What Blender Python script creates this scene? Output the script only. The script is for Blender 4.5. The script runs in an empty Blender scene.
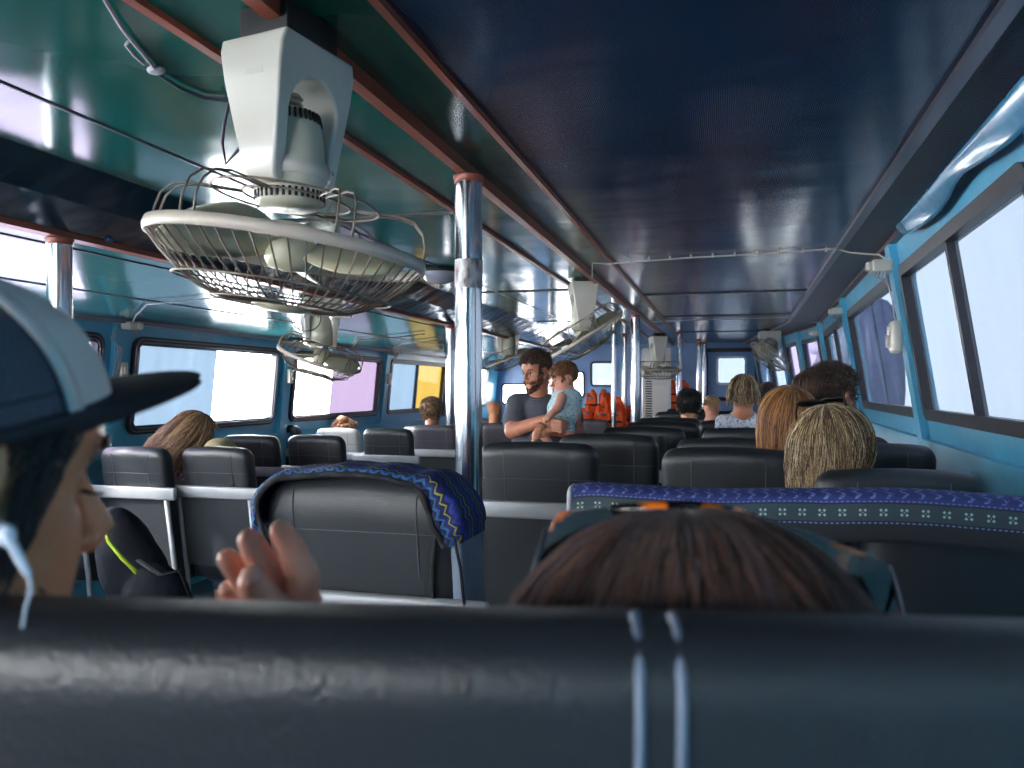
import bpy, math, random
from mathutils import Vector, Matrix, noise
R = math.radians
PI = math.pi
SC = bpy.context.scene
COL = SC.collection
rnd = random.Random(7)

# ------------------------------------------------------------------ camera
CZ = 1.45
YAW = R(14.9)
CT, ST = math.cos(YAW), math.sin(YAW)
F = 799.0
cam_d = bpy.data.cameras.new('camera')
cam = bpy.data.objects.new('camera', cam_d)
COL.objects.link(cam)
cam.location = (0, 0, CZ)
cam.rotation_euler = (R(90), 0, YAW)
cam_d.sensor_width = 36
cam_d.lens = F / 1024 * 36
cam_d.shift_y = 4 / 1024
cam_d.clip_start = 0.02
cam_d.dof.use_dof = True
cam_d.dof.focus_distance = 2.6
cam_d.dof.aperture_fstop = 7.0
SC.camera = cam


def W(px, py, c):
    """world point seen at that place of the photo, c metres along the view axis"""
    r = (px - 512) / F * c
    return Vector((r * CT - c * ST, r * ST + c * CT, CZ + (388 - py) / F * c))


# ------------------------------------------------------------------ mesh builder
class MB:
    def __init__(s):
        s.v, s.f, s.m, s.uv = [], [], [], {}
        s.M = Matrix()
        s.mi = 0

    def add(s, vs, fs, mi=None):
        o = len(s.v)
        M = s.M
        for p in vs:
            s.v.append(M @ Vector(p))
        for f in fs:
            s.f.append([i + o for i in f])
            s.m.append(s.mi if mi is None else mi)
        return o

    def box(s, c, d, rot=None):
        x, y, z = d[0] / 2, d[1] / 2, d[2] / 2
        vs = [Vector((a * x, b * y, e * z)) for a in (-1, 1) for b in (-1, 1) for e in (-1, 1)]
        if rot is not None:
            vs = [rot @ p for p in vs]
        vs = [p + Vector(c) for p in vs]
        s.add(vs, [(0, 1, 3, 2), (4, 6, 7, 5), (0, 4, 5, 1), (2, 3, 7, 6), (0, 2, 6, 4), (1, 5, 7, 3)])

    def rbox(s, c, d, r=0.01, n=4, rot=None):
        """box with rounded edges: stacked rounded rectangles"""
        x, y, z = d[0] / 2, d[1] / 2, d[2] / 2
        r = min(r, x * .98, y * .98, z * .98)
        rings = []
        lv = [(-z + r - r * math.cos(k / n * PI / 2), r - r * math.sin(k / n * PI / 2)) for k in range(n + 1)]
        lv = lv + [(-a, b) for a, b in reversed(lv)]
        for zz, ins in lv:
            ring = []
            for cx, cy, a0 in ((x - r, y - r, 0), (-x + r, y - r, 90), (-x + r, -y + r, 180), (x - r, -y + r, 270)):
                for k in range(n + 1):
                    a = R(a0 + 90 * k / n)
                    q = max(r - ins, 0.0002)
                    ring.append(Vector((cx + q * math.cos(a), cy + q * math.sin(a), zz)))
            if rot is not None:
                ring = [rot @ p for p in ring]
            rings.append([p + Vector(c) for p in ring])
        s.loft(rings)

    def loft(s, rings, closed=True, cap=True, wrap=False):
        n = len(rings[0])
        vs = [p for r in rings for p in r]
        fs = []
        nr = len(rings)
        for i in range(nr if wrap else nr - 1):
            j = (i + 1) % nr
            for k in range(n if closed else n - 1):
                k2 = (k + 1) % n
                fs.append((i * n + k, i * n + k2, j * n + k2, j * n + k))
        if cap and not wrap and closed:
            fs.append(tuple(range(n - 1, -1, -1)))
            fs.append(tuple((nr - 1) * n + k for k in range(n)))
        s.add(vs, fs)

    def tube(s, pts, r, n=8, cap=True, wrap=False, flat=1.0):
        pts = [Vector(p) for p in pts]
        m = len(pts)
        rings = []
        up = None
        for i, p in enumerate(pts):
            if wrap:
                t = pts[(i + 1) % m] - pts[i - 1]
            else:
                t = pts[min(i + 1, m - 1)] - pts[max(i - 1, 0)]
            if t.length < 1e-9:
                t = Vector((0, 0, 1))
            t.normalize()
            if up is None:
                up = Vector((0, 0, 1)) if abs(t.z) < .9 else Vector((0, 1, 0))
            a = t.cross(up)
            if a.length < 1e-6:
                a = t.cross(Vector((1, 0, 0)))
            a.normalize()
            b = a.cross(t).normalized()
            up = b
            rr = r[i] if isinstance(r, (list, tuple)) else r
            rings.append([p + (a * math.cos(2 * PI * k / n) + b * flat * math.sin(2 * PI * k / n)) * rr for k in range(n)])
        s.loft(rings, cap=cap, wrap=wrap)

    def ell(s, c, r, nu=16, nv=12, rot=None):
        vs, fs = [], []
        r = (r, r, r) if isinstance(r, (int, float)) else r
        for j in range(nv + 1):
            t = PI * j / nv
            for i in range(nu):
                a = 2 * PI * i / nu
                p = Vector((r[0] * math.sin(t) * math.cos(a), r[1] * math.sin(t) * math.sin(a), r[2] * math.cos(t)))
                if rot is not None:
                    p = rot @ p
                vs.append(p + Vector(c))
                if j in (0, nv):
                    break
        # indices
        top = 0
        def idx(j, i):
            if j == 0: return 0
            if j == nv: return 1 + (nv - 1) * nu
            return 1 + (j - 1) * nu + i % nu
        for j in range(nv):
            for i in range(nu):
                if j == 0: fs.append((0, idx(1, i), idx(1, i + 1)))
                elif j == nv - 1: fs.append((idx(j, i), idx(nv, 0), idx(j, i + 1)))
                else: fs.append((idx(j, i), idx(j + 1, i), idx(j + 1, i + 1), idx(j, i + 1)))
        s.add(vs, fs)

    def caps(s, p0, p1, r0, r1, n=12):
        p0, p1 = Vector(p0), Vector(p1)
        d = p1 - p0
        L = d.length
        if L < 1e-6:
            s.ell(p0, r0, n, 8)
            return
        t = d / L
        pts, rr = [], []
        for k in range(5):
            a = PI / 2 * (1 - k / 4)
            pts.append(p0 - t * r0 * math.sin(a)); rr.append(max(r0 * math.cos(a), .0004))
        for k in range(5):
            a = PI / 2 * k / 4
            pts.append(p1 + t * r1 * math.sin(a)); rr.append(max(r1 * math.cos(a), .0004))
        s.tube(pts, rr, n)

    def chain(s, pts, rs, n=12):
        for i in range(len(pts) - 1):
            s.caps(pts[i], pts[i + 1], rs[i], rs[i + 1], n)

    def lathe(s, prof, n=24, cap=False):
        s.loft([[Vector((r * math.cos(2 * PI * k / n), r * math.sin(2 * PI * k / n), z)) for k in range(n)] for r, z in prof], cap=cap)

    def build(s, name, mats, parent=None, smooth=True, auto=None):
        me = bpy.data.meshes.new(name)
        me.from_pydata([tuple(p) for p in s.v], [], s.f)
        if not isinstance(mats, (list, tuple)):
            mats = [mats]
        for m in mats:
            me.materials.append(m)
        if len(mats) > 1:
            me.polygons.foreach_set('material_index', s.m)
        me.validate()
        o = bpy.data.objects.new(name, me)
        COL.objects.link(o)
        if smooth:
            me.polygons.foreach_set('use_smooth', [True] * len(me.polygons))
            if auto:
                me.set_sharp_from_angle(angle=R(auto))
        me.update()
        if parent is not None:
            o.parent = parent
            # meshes are written in the frame of their thing
        return o


def fix_normals(o):
    import bmesh
    bm = bmesh.new(); bm.from_mesh(o.data)
    bmesh.ops.recalc_face_normals(bm, faces=bm.faces)
    bm.to_mesh(o.data); bm.free()
    return o


def tag(o, label=None, cat=None, group=None, kind=None):
    if label: o['label'] = label
    if cat: o['category'] = cat
    if group: o['group'] = group
    if kind: o['kind'] = kind
    return o


def empty(name, loc, rz=0.0, scale=None):
    o = bpy.data.objects.new(name, None)
    COL.objects.link(o)
    o.location = loc
    o.rotation_euler = (0, 0, rz)
    o.empty_display_size = .05
    if scale: o.scale = scale
    return o


def copy_tree(o, parent=None):
    c = o.copy()
    COL.objects.link(c)
    if parent is not None:
        c.parent = parent
    for ch in list(o.children):
        copy_tree(ch, c)
    return c


def remeshed(mb, name, mat, voxel, smooth_it=3, parent=None):
    """closed overlapping forms grown into one continuous skin"""
    o = mb.build(name, mat)
    fix_normals(o)
    m = o.modifiers.new('r', 'REMESH'); m.mode = 'VOXEL'; m.voxel_size = voxel
    m2 = o.modifiers.new('s', 'SMOOTH'); m2.factor = .5; m2.iterations = smooth_it
    dg = bpy.context.evaluated_depsgraph_get()
    dg.update()
    me = bpy.data.meshes.new_from_object(o.evaluated_get(dg))
    old = o.data
    o.modifiers.clear()
    o.data = me
    bpy.data.meshes.remove(old)
    me.name = name
    me.materials.clear(); me.materials.append(mat)
    me.polygons.foreach_set('material_index', [0] * len(me.polygons))
    me.polygons.foreach_set('use_smooth', [True] * len(me.polygons))
    if parent is not None: o.parent = parent
    return o


# ------------------------------------------------------------------ materials
def srgb(r, g, b):
    f = lambda c: (c / 255 / 12.92) if c / 255 <= .04045 else ((c / 255 + .055) / 1.055) ** 2.4
    return (f(r), f(g), f(b), 1)


def newmat(name):
    m = bpy.data.materials.new(name); m.use_nodes = True
    nt = m.node_tree
    return m, nt, nt.nodes['Principled BSDF'], nt.nodes['Material Output']


def mat(name, col, rough=.5, metal=0, spec=.5, var=0, vscale=8, bump=0, bscale=60, stretch=None, coat=0, sheen=0, col2=None, rvar=0):
    m, nt, b, out = newmat(name)
    N, L = nt.nodes, nt.links
    b.inputs['Base Color'].default_value = col
    b.inputs['Roughness'].default_value = rough
    b.inputs['Metallic'].default_value = metal
    b.inputs['Specular IOR Level'].default_value = spec
    if coat:
        b.inputs['Coat Weight'].default_value = coat
        b.inputs['Coat Roughness'].default_value = .12
    if sheen: b.inputs['Sheen Weight'].default_value = sheen
    tc = N.new('ShaderNodeTexCoord')
    src = tc.outputs['Object']
    if stretch:
        mp = N.new('ShaderNodeMapping'); mp.inputs['Scale'].default_value = stretch
        L.new(src, mp.inputs[0]); src = mp.outputs[0]
    if var or col2:
        n = N.new('ShaderNodeTexNoise'); n.inputs['Scale'].default_value = vscale; n.inputs['Detail'].default_value = 5
        L.new(src, n.inputs['Vector'])
        mx = N.new('ShaderNodeMix'); mx.data_type = 'RGBA'
        cr = N.new('ShaderNodeMapRange'); cr.inputs[1].default_value = .3; cr.inputs[2].default_value = .7
        L.new(n.outputs[0], cr.inputs[0]); L.new(cr.outputs[0], mx.inputs[0])
        c2 = col2 or tuple(c * (1 + var) for c in col[:3]) + (1,)
        c1 = col if col2 else tuple(c * (1 - var) for c in col[:3]) + (1,)
        mx.inputs[6].default_value = c1; mx.inputs[7].default_value = c2
        L.new(mx.outputs[2], b.inputs['Base Color'])
        if rvar:
            mr = N.new('ShaderNodeMapRange'); mr.inputs[3].default_value = max(rough - rvar, .02); mr.inputs[4].default_value = rough + rvar
            L.new(n.outputs[0], mr.inputs[0]); L.new(mr.outputs[0], b.inputs['Roughness'])
    if bump:
        n2 = N.new('ShaderNodeTexNoise'); n2.inputs['Scale'].default_value = bscale; n2.inputs['Detail'].default_value = 4
        L.new(src, n2.inputs['Vector'])
        bp = N.new('ShaderNodeBump'); bp.inputs['Strength'].default_value = bump; bp.inputs['Distance'].default_value = .01
        L.new(n2.outputs[0], bp.inputs['Height']); L.new(bp.outputs[0], b.inputs['Normal'])
    return m


def panel_mat(name, col, rough, wave, wscale, fine=0.0, fscale=400, spec=.5):
    """glossy laminated ceiling sheet: long soft ripples"""
    m, nt, b, out = newmat(name)
    N, L = nt.nodes, nt.links
    b.inputs['Base Color'].default_value = col
    b.inputs['Roughness'].default_value = rough
    b.inputs['Specular IOR Level'].default_value = spec
    tc = N.new('ShaderNodeTexCoord')
    mp = N.new('ShaderNodeMapping'); mp.inputs['Scale'].default_value = wscale
    L.new(tc.outputs['Object'], mp.inputs[0])
    n = N.new('ShaderNodeTexNoise'); n.inputs['Scale'].default_value = 1; n.inputs['Detail'].default_value = 2
    L.new(mp.outputs[0], n.inputs['Vector'])
    bp = N.new('ShaderNodeBump'); bp.inputs['Strength'].default_value = wave; bp.inputs['Distance'].default_value = .05
    L.new(n.outputs[0], bp.inputs['Height'])
    last = bp
    if fine:
        wv = N.new('ShaderNodeTexWave'); wv.inputs['Scale'].default_value = fscale; wv.bands_direction = 'X'
        L.new(tc.outputs['Object'], wv.inputs['Vector'])
        b2 = N.new('ShaderNodeBump'); b2.inputs['Strength'].default_value = fine; b2.inputs['Distance'].default_value = .002
        L.new(wv.outputs['Fac'], b2.inputs['Height']); L.new(bp.outputs[0], b2.inputs['Normal'])
        last = b2
    L.new(last.outputs[0], b.inputs['Normal'])
    # dust and stains
    n3 = N.new('ShaderNodeTexNoise'); n3.inputs['Scale'].default_value = 3; n3.inputs['Detail'].default_value = 6
    L.new(tc.outputs['Object'], n3.inputs['Vector'])
    mr = N.new('ShaderNodeMapRange'); mr.inputs[3].default_value = max(rough - .05, .03); mr.inputs[4].default_value = rough + .08
    L.new(n3.outputs[0], mr.inputs[0]); L.new(mr.outputs[0], b.inputs['Roughness'])
    return m


def pane_mat(name, col, gloss=.06, milky=0.0, mcol=(1, 1, 1, 1)):
    m = bpy.data.materials.new(name); m.use_nodes = True
    nt = m.node_tree; N, L = nt.nodes, nt.links
    N.remove(N['Principled BSDF'])
    out = N['Material Output']
    t = N.new('ShaderNodeBsdfTransparent'); t.inputs[0].default_value = col
    g = N.new('ShaderNodeBsdfGlossy'); g.inputs['Roughness'].default_value = .05
    mx = N.new('ShaderNodeMixShader'); mx.inputs[0].default_value = gloss
    L.new(t.outputs[0], mx.inputs[1]); L.new(g.outputs[0], mx.inputs[2])
    last = mx
    if milky:
        tr = N.new('ShaderNodeBsdfTranslucent'); tr.inputs[0].default_value = mcol
        # smears and grime with a shape of their own
        tc = N.new('ShaderNodeTexCoord'); mp = N.new('ShaderNodeMapping'); mp.inputs['Scale'].default_value = (3, 3, .8)
        n = N.new('ShaderNodeTexNoise'); n.inputs['Scale'].default_value = 3; n.inputs['Detail'].default_value = 6
        L.new(tc.outputs['Object'], mp.inputs[0]); L.new(mp.outputs[0], n.inputs['Vector'])
        mr = N.new('ShaderNodeMapRange'); mr.inputs[1].default_value = .35; mr.inputs[2].default_value = .7
        mr.inputs[3].default_value = milky * .6; mr.inputs[4].default_value = milky * 1.4
        L.new(n.outputs[0], mr.inputs[0])
        m2 = N.new('ShaderNodeMixShader')
        L.new(mr.outputs[0], m2.inputs[0]); L.new(mx.outputs[0], m2.inputs[1]); L.new(tr.outputs[0], m2.inputs[2])
        last = m2
    L.new(last.outputs[0], out.inputs[0])
    return m


M = {}
M['ceil_dark'] = panel_mat('ceiling navy sheet', srgb(18, 50, 82), .15, .12, (1.6, 3.0, 1), .12, 60, .6)
M['ceil_teal'] = panel_mat('ceiling teal sheet', srgb(10, 98, 88), .12, .12, (1.3, 2.0, 1), .0, 60, .6)
M['ceil_green'] = panel_mat('ceiling green strip', srgb(8, 84, 62), .2, .25, (2, 2, 1), 0, 60, .5)
M['ceil_pale'] = panel_mat('ceiling outer sheet', srgb(70, 130, 130), .14, .14, (1.5, 2.0, 1), 0, 60, .7)
M['soffit'] = panel_mat('soffit blue green sheet', srgb(14, 44, 62), .18, .4, (2, 4, 1), 0, 60, .5)
M['ceil_black'] = mat('tread pattern dark sheet', srgb(32, 44, 62), .35, var=.3, vscale=9, bump=.5, bscale=160)
M['brown'] = mat('red brown stained trim', srgb(150, 76, 56), .35, var=.25, vscale=14, stretch=(1, .2, 1))
M['greytrim'] = mat('grey aluminium trim', srgb(120, 118, 128), .3, .7)
M['blue'] = mat('sky blue painted steel', srgb(84, 172, 208), .35, var=.12, vscale=5, bump=.12, bscale=14, coat=.2)
M['blue_dark'] = mat('blue painted panel', srgb(40, 100, 150), .4, var=.15, vscale=4)
M['blue_lilac'] = mat('pale blue painted bulkhead', srgb(128, 158, 204), .4, var=.10, vscale=4)
M['rubber'] = mat('black window rubber', srgb(34, 34, 40), .45, bump=.1, bscale=50)
M['alu_dark'] = mat('dark aluminium window frame', srgb(44, 44, 52), .4, .3)
M['chrome'] = mat('polished steel tube', srgb(200, 200, 205), .13, 1.0, var=.08, vscale=6, stretch=(4, 4, .6), rvar=.05)
M['rust'] = mat('worn rusty steel', srgb(92, 78, 70), .5, .8, col2=srgb(200, 200, 205), vscale=38, stretch=(1.4, 1.4, .6), bump=.3, bscale=80)
M['leather'] = mat('black grained leatherette', srgb(34, 38, 43), .4, var=.12, vscale=7, bump=.18, bscale=320, spec=.55)
M['leather_side'] = mat('slate blue leatherette side', srgb(112, 124, 142), .42, var=.1, vscale=7, bump=.15, bscale=320, spec=.5)
M['leather_grey'] = mat('grey brown leatherette', srgb(62, 60, 70), .42, var=.1, vscale=7, bump=.15, bscale=300)
M['leather_pale'] = mat('pale grey leatherette', srgb(160, 158, 158), .5, var=.08, vscale=7, bump=.15, bscale=300)
M['thread'] = mat('grey seam thread', srgb(84, 88, 92), .6)
M['greymetal'] = mat('grey painted seat frame', srgb(150, 152, 156), .4, .25, var=.08, vscale=9, rvar=.1)
M['backpanel'] = mat('dark seat back panel', srgb(38, 42, 47), .55, var=.1, vscale=5, bump=.1, bscale=200)
M['oldwhite'] = mat('beige aged fan rim', srgb(190, 178, 166), .4, var=.08, vscale=12)
M['plastic'] = mat('aged white plastic', srgb(196, 192, 182), .3, var=.05, vscale=9, coat=.3)
M['plastic2'] = mat('cream motor shell', srgb(196, 196, 178), .35, var=.05, vscale=9)
M['wire'] = mat('fan guard wire', srgb(150, 142, 132), .45, .5, col2=srgb(88, 62, 48), vscale=20)
M['blade'] = mat('cream fan blade', srgb(188, 184, 158), .3)
M['dark'] = mat('dark slot', srgb(22, 22, 24), .6)
M['copper'] = mat('dull steel spring', srgb(150, 140, 130), .3, .9)
M['cable'] = mat('grey cable', srgb(150, 150, 160), .5)
M['cable_dark'] = mat('dark violet cable', srgb(62, 56, 76), .5)
M['label'] = mat('faded sticker', srgb(190, 186, 176), .6)
M['floor'] = mat('worn deck floor', srgb(60, 76, 86), .5, var=.25, vscale=3, bump=.1)
M['brown_dark'] = mat('dark stained trim', srgb(88, 56, 54), .4, var=.2, vscale=14)
M['white'] = mat('white painted cabinet', srgb(238, 234, 232), .45)
M['orange'] = mat('orange life jacket fabric', srgb(255, 96, 30), .6, var=.12, vscale=9, bump=.3, bscale=25)
M['red'] = mat('red fabric', srgb(205, 40, 30), .6, var=.1)
M['skin'] = mat('warm skin', srgb(196, 134, 104), .45, var=.06, vscale=30, bump=.06, bscale=200, col2=srgb(180, 112, 88))  # the skin's own colour, varied by noise
M['skin_tan'] = mat('tanned skin', srgb(212, 150, 112), .42, vscale=34, bump=.1, bscale=260, col2=srgb(196, 128, 92))
M['skin_hand'] = mat('hand skin', srgb(226, 166, 138), .45, vscale=48, bump=.12, bscale=260, col2=srgb(228, 146, 120))
M['skin_child'] = mat('pale child skin', srgb(216, 160, 138), .45, vscale=20, col2=srgb(206, 142, 120))
M['nail'] = mat('finger nail', srgb(222, 164, 146), .25)
M['tee'] = mat('charcoal tee cotton', srgb(78, 82, 92), .8, var=.12, vscale=9, bump=.35, bscale=22)
M['black_cloth'] = mat('black cloth', srgb(13, 13, 17), .8, var=.2)
M['capblack'] = mat('dark navy cap cloth', srgb(28, 34, 44), .75, var=.1, vscale=12, bump=.1, bscale=300)
M['capgrey'] = mat('light grey cap cloth', srgb(216, 206, 200), .75, var=.06, bump=.15, bscale=260)
M['olive'] = mat('olive tan cap cloth', srgb(150, 138, 104), .8)
M['jeans'] = mat('blue grey trousers', srgb(60, 70, 92), .8, var=.1)
M['dirt'] = mat('grimy patch', srgb(40, 50, 50), .5)
M['eye'] = mat('eye white', srgb(225, 220, 215), .2)
M['iris'] = mat('dark iris', srgb(40, 26, 20), .15)
M['lip'] = mat('lip skin', srgb(160, 90, 78), .45)
M['lime'] = mat('lime green piping', srgb(176, 200, 40), .6)
M['bag'] = mat('dark blue nylon', srgb(18, 20, 30), .8, spec=.2, var=.15, bump=.2, bscale=50)
M['earphone'] = mat('white earphone plastic', srgb(222, 226, 236), .25, coat=.5)
M['glass_dark'] = mat('dark lens', srgb(14, 11, 12), .35, spec=.15)
M['bluetape'] = mat('blue plastic sheet', srgb(70, 140, 176), .25, var=.2, vscale=20, coat=.5)
M['mirror'] = mat('mirror glass', srgb(140, 130, 160), .06, 1.0)


def tortoise():
    m, nt, b, out = newmat('tortoiseshell')
    N, L = nt.nodes, nt.links
    tc = N.new('ShaderNodeTexCoord'); n = N.new('ShaderNodeTexNoise'); n.inputs['Scale'].default_value = 42; n.inputs['Detail'].default_value = 2
    L.new(tc.outputs['Object'], n.inputs['Vector'])
    cr = N.new('ShaderNodeValToRGB'); cr.color_ramp.elements[0].position = .54; cr.color_ramp.elements[0].color = srgb(20, 15, 16)
    cr.color_ramp.elements[1].position = .66; cr.color_ramp.elements[1].color = srgb(220, 110, 20)
    L.new(n.outputs[0], cr.inputs[0]); L.new(cr.outputs[0], b.inputs['Base Color'])
    b.inputs['Roughness'].default_value = .15
    return m


M['tortoise'] = tortoise()


def hair_mats(name, cols, rough=.42):
    return [mat('%s hair %d' % (name, i), c, rough, spec=.35, var=.12, vscale=30, sheen=.1) for i, c in enumerate(cols)]


H = {}
H['blonde'] = hair_mats('blonde', [srgb(196, 172, 130), srgb(88, 66, 48), srgb(150, 122, 84), srgb(64, 48, 38), srgb(228, 212, 176)])
H['auburn'] = hair_mats('auburn', [srgb(158, 106, 60), srgb(104, 66, 40), srgb(186, 136, 84)])
H['brown'] = hair_mats('brown', [srgb(72, 50, 38), srgb(54, 38, 32), srgb(96, 68, 48)])
H['darkbrown'] = hair_mats('dark brown', [srgb(70, 52, 46), srgb(44, 36, 36), srgb(106, 76, 60), srgb(92, 78, 84)])
H['black'] = hair_mats('black', [srgb(24, 22, 24), srgb(34, 30, 30), srgb(16, 16, 18)])
H['wavy'] = hair_mats('honey', [srgb(140, 108, 80), srgb(104, 78, 58), srgb(172, 140, 104)])
H['copper'] = hair_mats('copper brown', [srgb(130, 84, 56), srgb(96, 62, 44), srgb(150, 100, 66)])
H['fair'] = hair_mats('fair', [srgb(206, 178, 134), srgb(172, 140, 98), srgb(224, 200, 160)])

# ------------------------------------------------------------------ the cabin shell
Y0, Y1 = -2.2, 12.8
LZT, LZB = CZ + .32, CZ - .29          # left windows
RZT, RZB = CZ + .535, CZ - .13         # right windows


def left_x(y):
    return -3.66


def right_x(y):
    return .70 + .04 * y if y < 9 else 1.06 - .147 * (y - 9)


def left_map(y, z, d=0.0):              # d grows outwards
    return Vector((left_x(y) + .10 * (z - CZ) - d, y, z))


def right_map(y, z, d=0.0):
    return Vector((right_x(y) - .16 * (z - CZ) + d, y, z))


def cell(mb, mp, y0, y1, z0, z1, d0, d1, n=1):
    for k in range(n):
        a, b = y0 + (y1 - y0) * k / n, y0 + (y1 - y0) * (k + 1) / n
        vs = [mp(y, z, d) for y in (a, b) for z in (z0, z1) for d in (d0, d1)]
        mb.add(vs, [(0, 1, 3, 2), (4, 6, 7, 5), (0, 4, 5, 1), (2, 3, 7, 6), (0, 2, 6, 4), (1, 5, 7, 3)])


def rrect(y0, y1, z0, z1, r, n=6):
    pts = []
    for cy, cz, a0 in ((y1 - r, z1 - r, 0), (y0 + r, z1 - r, 90), (y0 + r, z0 + r, 180), (y1 - r, z0 + r, 270)):
        for k in range(n + 1):
            a = R(a0 + 90 * k / n)
            pts.append((cy + r * math.cos(a), cz + r * math.sin(a), k, n, a0))
    return pts


def bay(mb, mp, ya, yb, z0, z1, hole, th=.05, r=.07):
    """wall panel with a round-cornered opening"""
    y0, y1, h0, h1 = hole
    pts = rrect(y0, y1, h0, h1, r)
    A, B = [], []
    for y, z, k, n, a0 in pts:
        cy, cz = {0: (yb, z1), 90: (ya, z1), 180: (ya, z0), 270: (yb, z0)}[a0]
        first = k < n / 2
        if k == 0 or k == n:
            if (a0 in (0, 180)) == (k == 0): q = (cy, z)
            else: q = (y, cz)
        else:
            q = (cy, cz)
        A.append((y, z)); B.append(q)
    n = len(A)
    vs = [mp(y, z, 0) for y, z in A] + [mp(y, z, 0) for y, z in B] + [mp(y, z, th) for y, z in A] + [mp(y, z, th) for y, z in B]
    fs = []
    for i in range(n):
        j = (i + 1) % n
        fs.append((i, j, n + j, n + i))
        fs.append((2 * n + i, 3 * n + i, 3 * n + j, 2 * n + j))
        fs.append((i, 2 * n + i, 2 * n + j, j))
    mb.add(vs, fs)


def struct(o, label=None):
    o['kind'] = 'structure'
    if label: o['label'] = label
    return o


mb = MB(); mb.box((-1.3, (Y0 + Y1) / 2, -.03), (5.8, Y1 - Y0, .06))
struct(mb.build('floor', M['floor'], smooth=False), 'worn blue grey deck floor under the seats')

left_w = [(-1.25, -.35), (0.35, 2.05), (2.30, 4.02), (4.29, 5.99), (6.25, 8.08), (8.34, 10.15), (10.45, 12.2)]
right_w = [(.15, 1.85), (2.14, 3.92), (4.10, 6.14), (6.42, 8.33), (9.05, 9.72), (9.98, 10.55), (10.78, 11.6), (11.85, 12.55)]


def make_wall(name, mp, wins, zb, zt, ztop, label):
    mb = MB()
    ys = [Y0] + [(wins[i][1] + wins[i + 1][0]) / 2 for i in range(len(wins) - 1)] + [Y1]
    lo, hi = zb - .10, zt + .07
    cell(mb, mp, Y0, 9.0, 0, lo, 0, .05, 4); cell(mb, mp, 9.0, Y1, 0, lo, 0, .05, 2)
    cell(mb, mp, Y0, 9.0, hi, ztop, 0, .05, 4); cell(mb, mp, 9.0, Y1, hi, ztop, 0, .05, 2)
    for i, (a, b) in enumerate(wins):
        bay(mb, mp, ys[i], ys[i + 1], lo, hi, (a, b, zb, zt))
    # raised ribs between the windows and a ledge below them
    for y in ys[1:-1]:
        cell(mb, mp, y - .055, y + .055, lo, hi + .05, -.035, 0)
    cell(mb, mp, Y0, 9.0, lo - .05, lo - .0, -.035, 0, 4); cell(mb, mp, 9.0, Y1, lo - .05, lo, -.035, 0, 2)
    o = mb.build(name, M['blue'], smooth=False)
    fix_normals(o)
    return struct(o, label)


make_wall('wall_left', left_map, left_w, LZB, LZT, CZ + .46, 'sky blue painted cabin side with ribs between the windows')
make_wall('wall_right', right_map, right_w, RZB, RZT, CZ + .70, 'sky blue painted cabin side beside the window seats')

# panes ------------------------------------------------
M['clear'] = pane_mat('clear pane', (1, 1, 1, 1), .04)
M['blue_pane'] = pane_mat('blue grey tinted pane', (0.108, 0.130, 0.151, 1), .012, .02, (.75, .85, 1, 1))
M['lilac_pane'] = pane_mat('lilac tinted pane', (0.144, 0.126, 0.155, 1), .012, .01, (.8, .7, .9, 1))
M['yellow_pane'] = pane_mat('yellow tinted pane', (0.169, 0.137, 0.063, 1), .012, .01, (1, .8, .3, 1))
M['right_pane'] = pane_mat('dusty dim sky right pane', (0.168, 0.187, 0.209, 1), .02, .015, (.8, .87, 1, 1))  # strong tint stands in for the dimmer sky on this side, plus smears
M['right_lilac'] = pane_mat('dusty dim sky lilac pane', (0.182, 0.173, 0.214, 1), .02, .015, (.8, .8, 1, 1))  # lilac version, dimmer sky likewise put into the pane colour

M['pale_lilac'] = pane_mat('pale lilac pane', (0.435, 0.395, 0.458, 1), .012, .01, (.9, .85, 1, 1))
nwin = 0


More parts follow.
